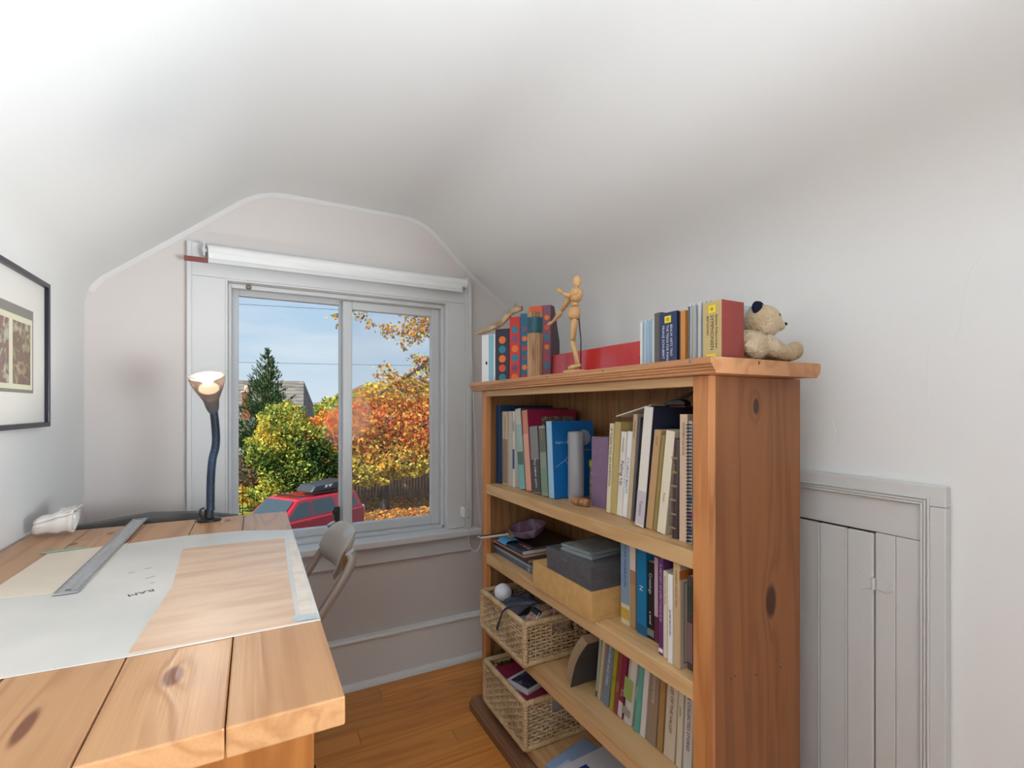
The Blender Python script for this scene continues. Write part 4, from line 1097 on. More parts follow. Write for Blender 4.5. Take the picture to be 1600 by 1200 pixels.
# wicker baskets
def basket(name, loc, wx, wy, h, label):
    """open wicker basket: wx deep (x), wy long (y), h high; origin at the front right bottom corner"""
    e = empty(name, loc, label=label, cat='basket', group='wicker baskets on the lower shelves')
    m_w = mat('wicker_cane', (210, 182, 142), .5, var=(14, (182, 148, 106), .4, .7))
    r = .0085
    def wound(path):
        pts = resample(path, .0022)
        return [tuple(p) for p in pts], [r + (.0011 if (i // 2) % 2 else -.0003) for i in range(len(pts))]
    cs = [(r, r), (wx - r, r), (wx - r, wy - r), (r, wy - r)]
    for zz, nm in ((h - r, 'rim'), (r + .0005, 'bottom_rim')):
        g = G()
        for i in range(4):
            a, b = cs[i], cs[(i + 1) % 4]
            p, rr = wound([(a[0], a[1], zz), (b[0], b[1], zz)]); g.tube(p, rr, 8)
        g.build(nm, m_w, e, smooth=50)
    for a in cs:
        g = G(); p, rr = wound([(a[0], a[1], r), (a[0], a[1], h - r)]); g.tube(p, rr, 8); g.build('corner_post', m_w, e, smooth=50)
    def panel(a, b, hole=None):
        g = G()
        a, b = Vector((a[0], a[1], 0)), Vector((b[0], b[1], 0)); d = (b - a); L_ = d.length; d.normalize(); nn = Vector((-d.y, d.x, 0))
        ns = int(L_ / .018); st = L_ / ns
        inh = lambda u, z: hole and hole[0] < u < hole[1] and hole[2] < z < hole[3]
        for i in range(1, ns):
            u = i * st
            segs = [(2 * r, hole[2]), (hole[3], h - 2 * r)] if hole and hole[0] < u < hole[1] else [(2 * r, h - 2 * r)]
            for z0, z1 in segs:
                if z1 - z0 > .004: g.tube([a + d * u + Vector((0, 0, z0)), a + d * u + Vector((0, 0, z1))], .0021, 5, caps=False)
        nr = int((h - 4 * r) / .0098)
        for j in range(nr):
            z = 2 * r + (j + .5) * (h - 4 * r) / nr
            run = []
            for i in range(ns * 2 + 1):
                u = i * st / 2
                if inh(u, z):
                    if len(run) > 1: g.tube(run, .0031, 6, flat=.75)
                    run = []; continue
                sgn = 1 if (i // 2 + j) % 2 else -1
                off = .0036 * sgn if i % 2 == 0 else 0
                run.append(a + d * u + nn * off + Vector((0, 0, z + .0007 * math.sin(i * 1.3 + j))))
            if len(run) > 1: g.tube(run, .0031, 6, flat=.75)
        return tag(g.build('woven_panel', m_w, e, smooth=60), kind='stuff')
    hl = (wx * .40, wx * .72, h * .60, h * .80)
    panel(cs[0], cs[1], hl); panel(cs[1], cs[2]); panel(cs[2], cs[3], hl); panel(cs[3], cs[0])
    G().box(r, wx - r, r, wy - r, .004, .008).build('bottom', m_w, e)
    return e
basket('wicker_basket', (.702, 1.250, .3303), .235, .322, .135, 'upper wicker basket holding a white ball and cloth on the third shelf')
basket('wicker_basket', (.702, 1.248, .0813), .235, .300, .150, 'lower wicker basket holding a magenta folder on the bottom shelf')
# things in the upper basket
BZ = .3303 + .0085
o = G().ball((.752, 1.486, .470), .030, 24).build('foam_ball', mat('white_foam', (226, 228, 234), .8, bump=(120, .1)), smooth=180)
tag(o, 'white foam ball resting in the upper basket', 'ball')
lin_ = empty('cloth_bundle', (.80, 1.40, BZ), label='crumpled grey-blue cloth filling the upper basket', cat='cloth')
random.seed(3)
g = G(); nx_, ny_ = 14, 20; vs = []
for i in range(nx_):
    for j in range(ny_):
        u, v = i / (nx_ - 1), j / (ny_ - 1)
        x = -.070 + u * .165; y = -.115 + v * .255
        z = .078 + .012 * math.sin(7 * u + 3 * v) + .010 * math.sin(11 * v - 4 * u) + .006 * math.sin(17 * u + 13 * v)
        if i in (0, nx_ - 1) or j in (0, ny_ - 1): z = .0
        vs.append((x, y, z))
g.add(vs, [(i * ny_ + j, (i + 1) * ny_ + j, (i + 1) * ny_ + j + 1, i * ny_ + j + 1) for i in range(nx_ - 1) for j in range(ny_ - 1)])
g.build('folds', mat('grey_blue_cloth', (150, 156, 168), .8, var=(25, (96, 100, 112), .45, .6)), lin_, smooth=180)
G().box(-.05, .06, .04, .12, .070, .078).build('folded_corner', mat('slate_cloth', (110, 112, 122), .8), lin_, rot=(R(14), R(-10), R(20)), bevel=.002)
fb = empty('floral_pouch', (.80, 1.312, BZ + .006), label='floral print pouch with dark lining at the front corner of the upper basket', cat='pouch')
m_flo = blotch('floral_print', (160, 60, 70), [(190, 150, 140), (186, 176, 120), (150, 90, 110), (214, 196, 186)], 60)
G().prism([(-.06, .03), (.0, .0), (.075, .0), (.09, .075), (.05, .135), (-.02, .128), (-.055, .100)], 'y', -.038, .018).build('pouch_body', m_flo, fb, bevel=.008, seg=3)
G().prism([(-.062, .04), (-.05, .035), (-.015, .128), (-.028, .130)], 'y', -.034, .014).build('pouch_lining', mat('dark_teal_cloth', (28, 44, 52), .7), fb, bevel=.002)
G().tube([(-.062, -.036, .04), (-.06, -.036, .08), (-.03, -.036, .13)], .0016, 6).build('piping', mat('white_board'), fb, smooth=180)
lace = empty('black_strap', (.70, 1.34, .44), label='dark blue-black strap hanging over the front of the upper basket', cat='strap')
sp = smooth_path([(.075, -.030, .058), (.045, -.012, .054), (.015, .012, .040), (-.004, .030, .022), (-.007, .052, -.015), (-.007, .072, -.052)])
G().tube(sp, [.006 + .0025 * math.sin(i * .25) for i in range(len(sp))], 8, flat=.35).build('strap_band', mat('blue_black_webbing', (38, 46, 60), .45), lace, smooth=60)
G().tube(smooth_path([(.06, -.02, .054), (.045, .02, .052), (.03, .05, .046), (.012, .056, .038)]), .0055, 8, flat=.4).build('strap_end', mat('blue_black_webbing'), lace, smooth=60)
# things in the lower basket
e, hx, hy, t = slab('magenta_folder', 'magenta card folder lying in the lower basket', 'folder', .722, .905, 1.285, 1.515, .190, .205, mat('magenta_card', (150, 40, 72), .5), 0, (180, 120, 130), group='contents of the lower basket')
e, hx, hy, t = slab('leaflet_pack', 'white leaflet pack with dark picture on the magenta folder', 'leaflets', .735, .835, 1.330, 1.430, .2055, .2155, mat('white_leaflet', (222, 222, 224), .4), 18, (206, 206, 208), group='contents of the lower basket')
G().box(-hx + .014, hx - .01, -hy + .012, hy - .012, t - .0001, t + .0003).build('printed_picture', blotch('dark_print', (34, 38, 48), [(40, 46, 56), (60, 56, 84), (150, 140, 170)], 26), e)
slab('scrap_paper', 'grey-white papers filling the bottom of the lower basket', 'papers', .724, .905, 1.29, 1.51, .0905, .1895, mat('grey_white_paper', (196, 194, 190), .7), 0, (190, 186, 180), group='contents of the lower basket')
# pamphlets beside the lower basket
for i, (x0, y0, z, rz, c, lab) in enumerate(((.752, 1.13, .0812, 14, (150, 178, 214), 'pale blue and white pamphlet lying on the bottom shelf'),
                                              (.775, 1.08, .0862, 4, (220, 222, 228), 'white pamphlet with royal blue panel on the bottom shelf'))):
    e = empty('pamphlet', (x0 + .08, y0, z), (0, 0, R(rz)), lab, 'pamphlet', 'pamphlets on the bottom shelf')
    G().box(-.085, .085, -.075, .075, 0, .0045).build('leaf', mat('pamphlet_%d' % i, c, .4), e, bevel=.0004)
    G().box(-.083, -.02, -.05, .045, .0046, .0049).build('print_panel', mat('panel_%d' % i, [(196, 210, 232), (32, 62, 170)][i], .4), e)
    if i:
        text('HEALTH', .013, mat('ink_220_226_240', (220, 226, 240)), e, axes((-.04, .03, .0050), (0, -1, 0), (1, 0, 0)), 'printed_title', .00005)
        text('BENEFITS', .013, mat('ink_220_226_240'), e, axes((-.062, .03, .0050), (0, -1, 0), (1, 0, 0)), 'printed_title', .00005)
book_bottom = [(.80, .80, .024, .17, (170, 160, 150), 'grey-beige book standing on the bottom shelf near the right post'), (.80, .83, .02, .19, (120, 60, 60), 'dark red book standing on the bottom shelf'), (.80, .86, .026, .18, (60, 80, 110), 'slate blue book standing on the bottom shelf'),
               (.80, .765, .03, .2, (196, 180, 150), 'sand coloured book standing on the bottom shelf')]
for i, (x, y, t, h, c, lab) in enumerate(book_bottom):
    BK['bt%d' % i] = (x, y + t / 2, y - t / 2, h, 0, .081)
    book('bt%d' % i, lab, .15, cover=c, group='books on the bottom shelf')

# ------------------------------------------------------------------ on top of the bookcase
TZ = 1.1895
fg = 'polka dot magazine files on the bookcase'
FN = Vector((.6, -.8, 0)); FD = Vector((.8, .6, 0)); FP = Vector((.735, 1.625, TZ))   # row direction, depth direction, left end
FROT = math.atan2(.6, .8)
def mag_file(l0, l1, h, base, dots, label, depth=.09, side=None, group=fg, white=False):
    p = FP + FN * ((l0 + l1) / 2)
    e = empty('magazine_file', p, (0, 0, FROT), label, 'file box', group)
    t = l1 - l0 - .001
    mc = mat('file_%d_%d_%d' % base, base, .45)
    ms = mat('file_%d_%d_%d' % side, side, .45) if side else mc
    w = .002
    G().box(0, w, -t / 2, t / 2, 0, h).build('spine', mc, e, bevel=.0004, seg=1)
    for s in (-1, 1):
        G().prism([(w, 0), (depth, 0), (depth, h * .55), (depth * .4, h), (w, h)], 'y', s * t / 2 - (w if s > 0 else 0), s * t / 2 + (w if s < 0 else 0)).build('side_panel', ms, e)
    G().box(w, depth, -t / 2 + w, t / 2 - w, 0, w).build('bottom', mc, e)
    G().box(w + .001, depth - .01, -t / 2 + w + .001, t / 2 - w - .001, w + .0005, h * .5).build('papers', mat('file_papers', (214, 206, 190), .8), e)
    if white:
        G().box(-.0004, .0002, -t / 2 + .006, -.001, .002, h - .002).build('cyan_stripe', mat('cyan_stripe', (130, 186, 200), .4), e)
        G().lathe([(.0001, 0), (.0035, 0), (.0035, .0004), (.0001, .0004)], 20, M=axes((-.0003, .008, .072), (0, -1, 0), (0, 0, 1.8))).build('finger_hole', m_dark, e)
    rd = min(.0135, t * .31)
    for i, c in enumerate(dots):
        z = .018 + i * .0335
        if z + rd < h:
            G().lathe([(.0001, 0), (rd, 0), (rd, .0004), (.0001, .0004)], 20, M=axes((.0001, 0, z), (0, -1, 0), (0, 0, 1))).build('dot', mat('dot_%d_%d_%d' % c, c, .45), e)
    return e
OR, TE, RD, PU, PK = (232, 112, 28), (10, 122, 146), (214, 72, 46), (124, 70, 104), (190, 40, 64)
mag_file(.0005, .0560, .175, (230, 230, 236), [], 'white magazine file with cyan stripe and oval finger hole', .045, white=True)
mag_file(.0565, .1120, .192, (38, 34, 54), [TE, RD, OR, TE, OR], 'navy magazine file with large coloured dots')
mag_file(.1125, .1545, .231, (196, 48, 44), [OR, PU, TE, OR, PU, TE], 'red magazine file with dots beside the navy one')
mag_file(.1550, .1865, .239, (0, 98, 130), [PK, OR, PU, PK, OR, PU], 'teal magazine file with dots, half behind the reed roll')
mag_file(.1870, .2390, .262, (210, 92, 40), [RD, TE, RD, TE, RD, RD, RD], 'orange magazine file behind the reed roll')
mag_file(.2395, .2690, .262, (128, 76, 98), [RD, TE, PK, OR, TE, RD, OR], 'mauve magazine file with dots at the end of the row', side=(70, 44, 58))
# torn bark strip lying over the files
bk_ = empty('bark_strip', (.75, 1.57, TZ), label='pale twisted bark strip lying across the white and navy files', cat='bark')
sp = smooth_path([(x - .75, y - 1.57, z - TZ) for x, y, z in ((.720, 1.640, 1.370), (.738, 1.618, 1.375), (.758, 1.592, 1.388), (.782, 1.562, 1.402), (.806, 1.530, 1.436), (.822, 1.508, 1.446), (.832, 1.496, 1.449))])
m_bark = mat('pale_bark', (196, 172, 138), .8, var=(40, (150, 120, 86), .42, .6, (1, .3, 1)), bump=(60, .4))
G().tube(sp, [.004 + .010 * min(1, i / 10) * (1 if i < len(sp) - 4 else .8) for i in range(len(sp))], 10, flat=.7).build('bark_body', m_bark, bk_, smooth=60)
G().tube([(.070, -.060, .255), (.066, -.055, .272), (.062, -.050, .290)], [.003, .0022, .0012], 6).build('twig', m_bark, bk_, smooth=60)
# reed roll with teal ribbon
rr_ = empty('reed_roll', (.790, 1.336, TZ), label='upright roll of reeds tied with a wide teal ribbon', cat='reed roll')
m_reed = mat('reed', (190, 152, 114), .7, var=(60, (146, 106, 76), .42, .62, (1, 1, .15)))
g = G()
for i in range(17):
    a = i * 2 * math.pi / 17
    g.tube([(.0205 * math.cos(a), .0205 * math.sin(a), 0), (.0205 * math.cos(a + .02), .0205 * math.sin(a + .02), .209 + .002 * (i % 3))], .0042, 6)
g.lathe([(.019, .001), (.019, .205)], 16)
tag(g.build('reed_bundle', m_reed, rr_, smooth=60), kind='stuff')
G().lathe([(.0248, .145), (.0254, .147), (.0254, .193), (.0248, .195)], 24).build('ribbon', mat('teal_ribbon', (16, 70, 96), .35, var=(60, (10, 84, 84), .45, .6)), rr_, smooth=50)
# red board
rdb = empty('red_panel', (.905, 1.185, TZ), (0, R(4), R(1.5)), label='low red lacquered panel standing behind the wooden figure', cat='panel')
m_red = mat('red_lacquer', (196, 50, 50), .16, coat=.5)
G().box(0, .010, -.205, .225, 0, .0905).build('panel_board', m_red, rdb, bevel=.0015)
G().lathe([(.0001, 0), (.002, 0), (.002, .0006), (.0001, .0006)], 10, M=axes((.0002, -.190, .045), (0, -1, 0), (0, 0, 1))).build('screw_hole', m_dark, rdb)
B('folded_lip', m_red, rdb, .010, .018, .150, .225, 0, .088, bevel=.001)
# compact discs and boxed sets
random.seed(11)
def cd_row(y0, n, dy, x, h, cols, grp, labs):
    y = y0
    for i in range(n):
        e = empty('disc_case', (x + .003 * (i % 3), y - dy / 2, TZ), label=labs[i], cat='disc case', group=grp)
        w = dy * .92
        G().box(0, .128, -w / 2, w / 2, 0, h).build('case_shell', mat('clear_case', (186, 196, 204), .12, coat=.4, alpha=1), e, bevel=.0006, seg=1)
        c = cols[i]
        G().box(-.0003, .0003, -w * .36, w * .36, .004, h - .004).build('spine_inlay', mat('inlay_%d_%d_%d' % c, c, .4), e)
        y -= dy
cd_row(.8545, 6, .0086, .785, .1095, [(222, 216, 200), (150, 190, 214), (206, 214, 220), (120, 160, 190), (196, 206, 214), (60, 62, 70)], 'disc cases left of the navy boxed set',
       ['cream spined disc case at the left end of the disc row', 'sky blue spined disc case, second in the disc row', 'pale grey disc case, third in the disc row', 'dull blue disc case, fourth in the disc row', 'silvery disc case, fifth in the disc row', 'dark spined disc case touching the grey slipcase'])
cd_row(.7030, 6, .0084, .772, .1175, [(92, 84, 76), (166, 160, 148), (120, 112, 100), (190, 190, 188), (150, 146, 140), (206, 212, 220)], 'disc cases between the two boxed sets',
       ['dark brown disc case beside the navy boxed set', 'beige-grey disc case right of the dark brown one', 'olive brown disc case mid-row between the boxed sets', 'light grey disc case mid-row between the boxed sets', 'taupe disc case left of the bright silver one', 'bright silver disc case touching the gold boxed set'])
def boxset(y0, y1, x, h, depth, spinec, sidec, label, lines, tc_, band=None):
    e = empty('boxed_set', (x, (y0 + y1) / 2, TZ), label=label, cat='boxed set', group='boxed disc sets on the bookcase')
    t = y0 - y1
    G().box(0, depth, -t / 2, t / 2, 0, h).build('slipcase', mat('box_%d_%d_%d' % sidec, sidec, .35), e, bevel=.0008, seg=1)
    G().box(-.0005, .0002, -t / 2 + .0004, t / 2 - .0004, .0005, h - .0005).build('spine_panel', mat('box_%d_%d_%d' % spinec, spinec, .4), e)
    G().box(-.0009, -.0004, -t * .18, t * .18, h * .80, h * .93).build('yellow_emblem', mat('emblem_yellow', (232, 206, 30), .4), e)
    G().lathe([(.0001, 0), (t * .09, 0), (t * .09, .0002), (.0001, .0002)], 12, M=axes((-.00095, 0, h * .865), (0, -1, 0), (0, 0, 1))).build('emblem_ring', mat('emblem_olive', (170, 150, 20), .4), e)
    for (s_, off, sz, ln) in lines:
        text(s_, sz, mat('ink_%d_%d_%d' % tc_, tc_, .4), e, axes((-.0009, off * t, h * .76), (0, 0, -1), (0, -1, 0)), 'spine_lettering', .0001, 'LEFT', h * ln)
    if band: G().box(-.0008, -.0003, -t * .22, t * .3, .001, .010).build('yellow_foot', mat('emblem_yellow'), e)
    return e
slp = empty('grey_slipcase', (.775, .7895, TZ), label='grey cardboard slipcase behind the navy boxed set', cat='slipcase', group='boxed disc sets on the bookcase')
G().box(0, .13, -.009, .009, 0, .1165).build('slipcase', mat('taupe_card', (92, 86, 80), .5), slp, bevel=.0008)
G().box(.003, .127, -.007, .007, .1166, .1172).build('slipcase_top', mat('taupe_pale', (140, 132, 122), .5), slp)
boxset(.7760, .7275, .768, .1105, .13, (30, 48, 92), (24, 30, 52), 'navy boxed disc set with yellow emblem and white lettering', [('FRANZ SCHUBERT', .26, .0085, .70), ('THE TRIOS FOR PIANO', .02, .0085, .72), ('BEAUX ARTS TRIO', -.20, .008, .62)], (214, 214, 220))
G_or = empty('orange_slipcase', (.772, .7180, TZ), label='narrow orange slipcase between the navy set and the disc cases', cat='slipcase', group='boxed disc sets on the bookcase')
G().box(0, .128, -.0085, .0085, 0, .1085).build('slipcase', mat('orange_card', (196, 130, 62), .45), G_or, bevel=.0008)
G().box(-.0003, .0002, .0035, .0083, .001, .1075).build('dark_edge', mat('dark_navy_edge', (34, 32, 40), .4), G_or)
boxset(.6475, .6060, .752, .1080, .062, (186, 164, 110), (128, 44, 36), 'gold boxed disc set with yellow emblem and red sides', [('BEETHOVEN', .24, .0065, .4), ('SYMPHONIEN', .0, .0105, .68), ('Berliner Philharmoniker', -.24, .0065, .66)], (60, 50, 34), True)

# jointed wooden figure
wf = empty('wooden_figure', (.745, 1.05, TZ), label='jointed wooden artist figure reaching out with one arm', cat='figure')
m_man = mat('beech_wood', (206, 164, 112), .45, var=(30, (188, 142, 92), .4, .65, (1, 1, .2)))
k_ = .745 / .83
def fp(y, z, dx=0): # figure coordinates from the plane x = .83
    return Vector((dx, y * k_ - 1.05, 1.1 + (z - 1.1) * k_ - TZ))
def limb(name, a, b, r0, r1, mid=1.12, n=12):
    a, b = Vector(a), Vector(b)
    ts = [0, .08, .25, .5, .75, .92, 1]
    rs = [r0 * .55, r0 * .95, r0 * mid, (r0 + r1) / 2 * mid, r1 * 1.05, r1 * .95, r1 * .55]
    return G().tube([a.lerp(b, t) for t in ts], rs, n).build(name, m_man, wf, smooth=70)
G().lathe([(.034, 0), (.034, .006), (.031, .008)], 28).build('stand_base', m_man, wf, smooth=40)
G().tube([fp(1.168, 1.2, .014), fp(1.170, 1.30, .016), fp(1.172, 1.37, .010)], .0016, 8).build('stand_rod', mat('dark_wire', (60, 58, 56), .4, .6), wf, smooth=180)
G().ball(fp(1.164, 1.466), (.0118, .0105, .0155), 18).build('head', m_man, wf, smooth=180)
G().ball(fp(1.165, 1.448), .005, 10).build('neck_joint', m_man, wf, smooth=180)
tc2 = fp(1.168, 1.432)
G().tube([fp(1.163, 1.447), fp(1.164, 1.443), fp(1.167, 1.432), fp(1.172, 1.418), fp(1.175, 1.411)], [.006, .0145, .0185, .0155, .0105], 16, flat=1.0).build('chest', m_man, wf, smooth=70)
G().ball(fp(1.176, 1.402), (.0105, .0120, .0078), 14).build('abdomen', m_man, wf, smooth=180)
G().tube([fp(1.177, 1.394), fp(1.177, 1.390), fp(1.178, 1.375), fp(1.179, 1.363), fp(1.180, 1.358)], [.010, .0145, .0165, .0160, .0100], 16).build('pelvis', m_man, wf, smooth=70)
limb('thigh', fp(1.169, 1.358, -.004), fp(1.176, 1.297, -.008), .0085, .0062)
limb('thigh', fp(1.188, 1.358, .004), fp(1.184, 1.293, .002), .0085, .0060)
limb('calf', fp(1.176, 1.294, -.008), fp(1.155, 1.226, .000), .0066, .0040)
limb('calf', fp(1.184, 1.290, .002), fp(1.175, 1.226, .006), .0062, .0040)
limb('foot', fp(1.148, 1.2225, .002), fp(1.172, 1.216, -.016), .0048, .0058, 1.0)
limb('foot', fp(1.172, 1.223, .006), fp(1.190, 1.2145, -.012), .0048, .0058, 1.0)
limb('upper_arm', fp(1.196, 1.428, -.002), fp(1.236, 1.393, -.004), .0078, .0058)
limb('forearm', fp(1.238, 1.391, -.004), fp(1.285, 1.367, -.006), .0064, .0042)
limb('hand', fp(1.285, 1.367, -.006), fp(1.306, 1.3605, -.008), .0040, .0052, 1.1)
limb('upper_arm', fp(1.150, 1.436, -.006), fp(1.172, 1.424, -.016), .0075, .0058)
limb('forearm', fp(1.173, 1.4245, -.016), fp(1.212, 1.440, -.018), .0062, .0042)
limb('hand', fp(1.212, 1.440, -.018), fp(1.234, 1.4575, -.018), .0050, .0060, 1.15)

# plain stuffed toy (generic, round-eared)
ty = empty('stuffed_toy', (.902, .6335, TZ), label='cream plush stuffed toy with dark ears slumped at the bookcase corner', cat='stuffed toy')
m_fur = mat('cream_plush', (214, 194, 164), .95, bump=(160, .9), var=(22, (190, 164, 128), .42, .68), spec=.1)
m_furd = mat('dark_navy_plush', (34, 38, 54), .95, bump=(160, .9), spec=.1)
G().ball((-.040, .0, .032), (.050, .036, .032), 22).build('body', m_fur, ty, smooth=180)
G().ball((.000, -.004, .082), (.037, .033, .034), 24).build('head', m_fur, ty, smooth=180)
G().ball((.022, -.020, .074), (.016, .014, .012), 16).build('muzzle', m_fur, ty, smooth=180)
G().ball((.0335, -.029, .077), (.0042, .004, .0034), 10).build('nose', m_furd, ty, smooth=180)
for p in ((-.026, -.010, .107), (.014, .014, .115)):
    G().ball(p, (.0135, .0075, .0135), 16).build('ear', m_furd, ty, smooth=180)
for p in ((.008, -.0335, .092), (.027, -.018, .094)):
    G().ball(p, .0026, 10).build('eye', m_furd, ty, smooth=180)
G().tube(smooth_path([(-.02, -.018, .042), (.01, -.026, .024), (.048, -.026, .020), (.068, -.025, .026)]), [.018] * 6 + [.0165] * 6 + [.017] * 7, 14).build('leg', m_fur, ty, smooth=180)
G().tube(smooth_path([(-.02, .012, .036), (.02, .010, .022), (.060, .004, .018), (.082, .002, .022)]), [.018] * 6 + [.016] * 6 + [.0165] * 7, 14).build('leg', m_fur, ty, smooth=180)
G().ball((.071, -.025, .0265), (.012, .0165, .0185), 16).build('paw', m_fur, ty, smooth=180)
G().ball((.085, .002, .0225), (.012, .0165, .0185), 16).build('paw', m_fur, ty, smooth=180)
G().tube(smooth_path([(-.052, -.016, .046), (-.066, -.026, .030), (-.078, -.028, .016)]), [.014] * 6 + [.0145] * 7, 12).build('arm', m_fur, ty, smooth=180)

# ------------------------------------------------------------------ added uplighters behind the viewer, bouncing fill light off slope and ceiling
m_lampm = mat('brushed_lamp_metal', (150, 150, 150), .35, .8)
for i, (x, y, pw, aim, spread, lab) in enumerate((
        (.80, -.42, 18, (-.70, .60, .44), 104, 'added metal fill lamp with its bowl turned to the left slope, behind the viewer'),
        (-.24, -.95, 5.5, (-.1, .12, 1), 180, 'added metal uplighter near the rear window'))):
    e = empty('added_floor_lamp', (x, y, 0), label=lab, cat='added lamp', group='added uplighters behind the viewer')
    G().lathe([(.13, 0), (.13, .012), (.02, .022), (.012, .03)], 28).build('base', m_lampm, e, smooth=40)
    G().tube([(0, 0, .02), (0, 0, .92)], .010, 12).build('pole', m_lampm, e, smooth=60)
    b_o = G().lathe([(.02, -.03), (.10, .0), (.16, .06), (.185, .09), (.178, .09), (.10, .015), (.001, .0)], 32).build('bowl', m_lampm, e, loc=(0, 0, .95), smooth=60)
    if i == 0: b_o.scale = (1.5, 1.5, 1.2)
    b_o.rotation_euler = Vector(aim).to_track_quat('Z', 'Y').to_euler()
    l = add_light('added_uplight', 'AREA', (0, 0, .084), pw, (.84, .925, 1.0), (R(180), 0, 0), shape='DISK', size=.34, spread=R(spread))

    l.parent = b_o

gl_ = empty('added_globe_lamp', (-.27, -.60, 0), label='added fill lamp on a short stand behind the viewer', cat='added lamp', group='added lamps behind the viewer')  # unseen lamp added to brighten the bookcase front and lower room
G().lathe([(.11, 0), (.11, .01), (.02, .02), (.008, .03)], 24).build('base', m_lampm, gl_, smooth=40)
G().tube([(0, 0, .02), (0, 0, .60)], .008, 10).build('pole', m_lampm, gl_, smooth=60)
G().lathe([(.03, .60), (.03, .63), (.02, .635)], 16).build('socket', m_lampm, gl_, smooth=40)
l = add_light('added_globe_light', 'POINT', (0, 0, .78), 6.0, (.95, .97, 1.0), shadow_soft_size=.13)
l.parent = gl_

# ------------------------------------------------------------------ outside
GZ = -3.3
def leafmat(name, rgb, tr=.35):
    m = bpy.data.materials.new(name); m.use_nodes = True
    n = m.node_tree; n.nodes.remove(n.nodes['Principled BSDF'])
    d = n.nodes.new('ShaderNodeBsdfDiffuse'); t = n.nodes.new('ShaderNodeBsdfTranslucent'); x = n.nodes.new('ShaderNodeMixShader')
    gm = n.nodes.new('ShaderNodeNewGeometry'); hs = n.nodes.new('ShaderNodeHueSaturation')
    hs.inputs['Color'].default_value = lin(rgb)
    mr = n.nodes.new('ShaderNodeMapRange'); mr.inputs[3].default_value = .65; mr.inputs[4].default_value = 1.5
    n.links.new(gm.outputs['Random Per Island'], mr.inputs[0]); n.links.new(mr.outputs[0], hs.inputs['Value'])
    n.links.new(hs.outputs[0], d.inputs[0]); n.links.new(hs.outputs[0], t.inputs[0])
    x.inputs[0].default_value = tr
    n.links.new(d.outputs[0], x.inputs[1]); n.links.new(t.outputs[0], x.inputs[2]); n.links.new(x.outputs[0], n.nodes['Material Output'].inputs[0])
    return m
LM = {k: leafmat('leaf_' + k, c) for k, c in dict(red=(224, 106, 68), orange=(222, 138, 66), gold=(212, 166, 70), yellow=(214, 196, 88), lime=(176, 180, 84), green=(126, 146, 70), dark=(48, 74, 40), brown=(160, 116, 72), conifer=(64, 90, 62), conifer2=(112, 126, 76), mauve=(116, 92, 92)).items()}
def leaf_mesh(name, pos, size, mats, idx, parent, seed=0, aspect=.62, dirs=None):
    rng = np.random.default_rng(seed)
    N = len(pos)
    if dirs is None:
        d = rng.normal(size=(N, 3))
    else:
        d = dirs + rng.normal(size=(N, 3)) * .18
    d /= np.linalg.norm(d, axis=1)[:, None]
    r = rng.normal(size=(N, 3)); s = np.cross(d, r); s /= np.linalg.norm(s, axis=1)[:, None] + 1e-9
    L_ = (size * rng.uniform(.6, 1.35, N))[:, None]
    up = np.cross(d, s) * L_ * .10
    v = np.stack([pos - d * L_ * .5, pos + s * L_ * aspect * .5 + up, pos + d * L_ * .5, pos - s * L_ * aspect * .5 + up], 1).reshape(-1, 3)
    me = bpy.data.meshes.new(name)
    me.vertices.add(4 * N); me.loops.add(4 * N); me.polygons.add(N)
    me.vertices.foreach_set('co', v.astype(np.float32).ravel())
    me.loops.foreach_set('vertex_index', np.arange(4 * N, dtype=np.int32))
    me.polygons.foreach_set('loop_start', np.arange(0, 4 * N, 4, dtype=np.int32))
    me.polygons.foreach_set('material_index', np.asarray(idx, dtype=np.int32))
    for k in mats: me.materials.append(LM[k])
    me.update(calc_edges=True)
    o = bpy.data.objects.new(name, me); COL.objects.link(o)
    o.parent = parent
    return tag(o, kind='stuff')
def blob_points(blobs, n, seed, shell=.55):
    rng = np.random.default_rng(seed)
    w = np.array([b[3] * b[4] * b[5] for b in blobs]) ** .7; w /= w.sum()
    k = rng.choice(len(blobs), n, p=w)
    d = rng.normal(size=(n, 3)); d /= np.linalg.norm(d, axis=1)[:, None]
    rad = (shell + (1 - shell) * rng.random(n) ** .5)
    rad *= 1 + .18 * np.sin(d[:, 0] * 7 + k) * np.cos(d[:, 2] * 6 + k * 1.7)
    b = np.array(blobs)[k]
    return b[:, :3] + d * rad[:, None] * b[:, 3:6]
def noise_like(p, f, s):
    return (np.sin(p[:, 0] * f + s) + np.sin(p[:, 1] * f * 1.3 + 2 * s) + np.sin(p[:, 2] * f * 1.7 + s * 3) + np.sin((p[:, 0] + p[:, 2]) * f * 2.1)) / 4
m_tk = mat('grey_bark', (84, 74, 66), .9, var=(3, (56, 48, 42), .4, .6), bump=(12, .5))
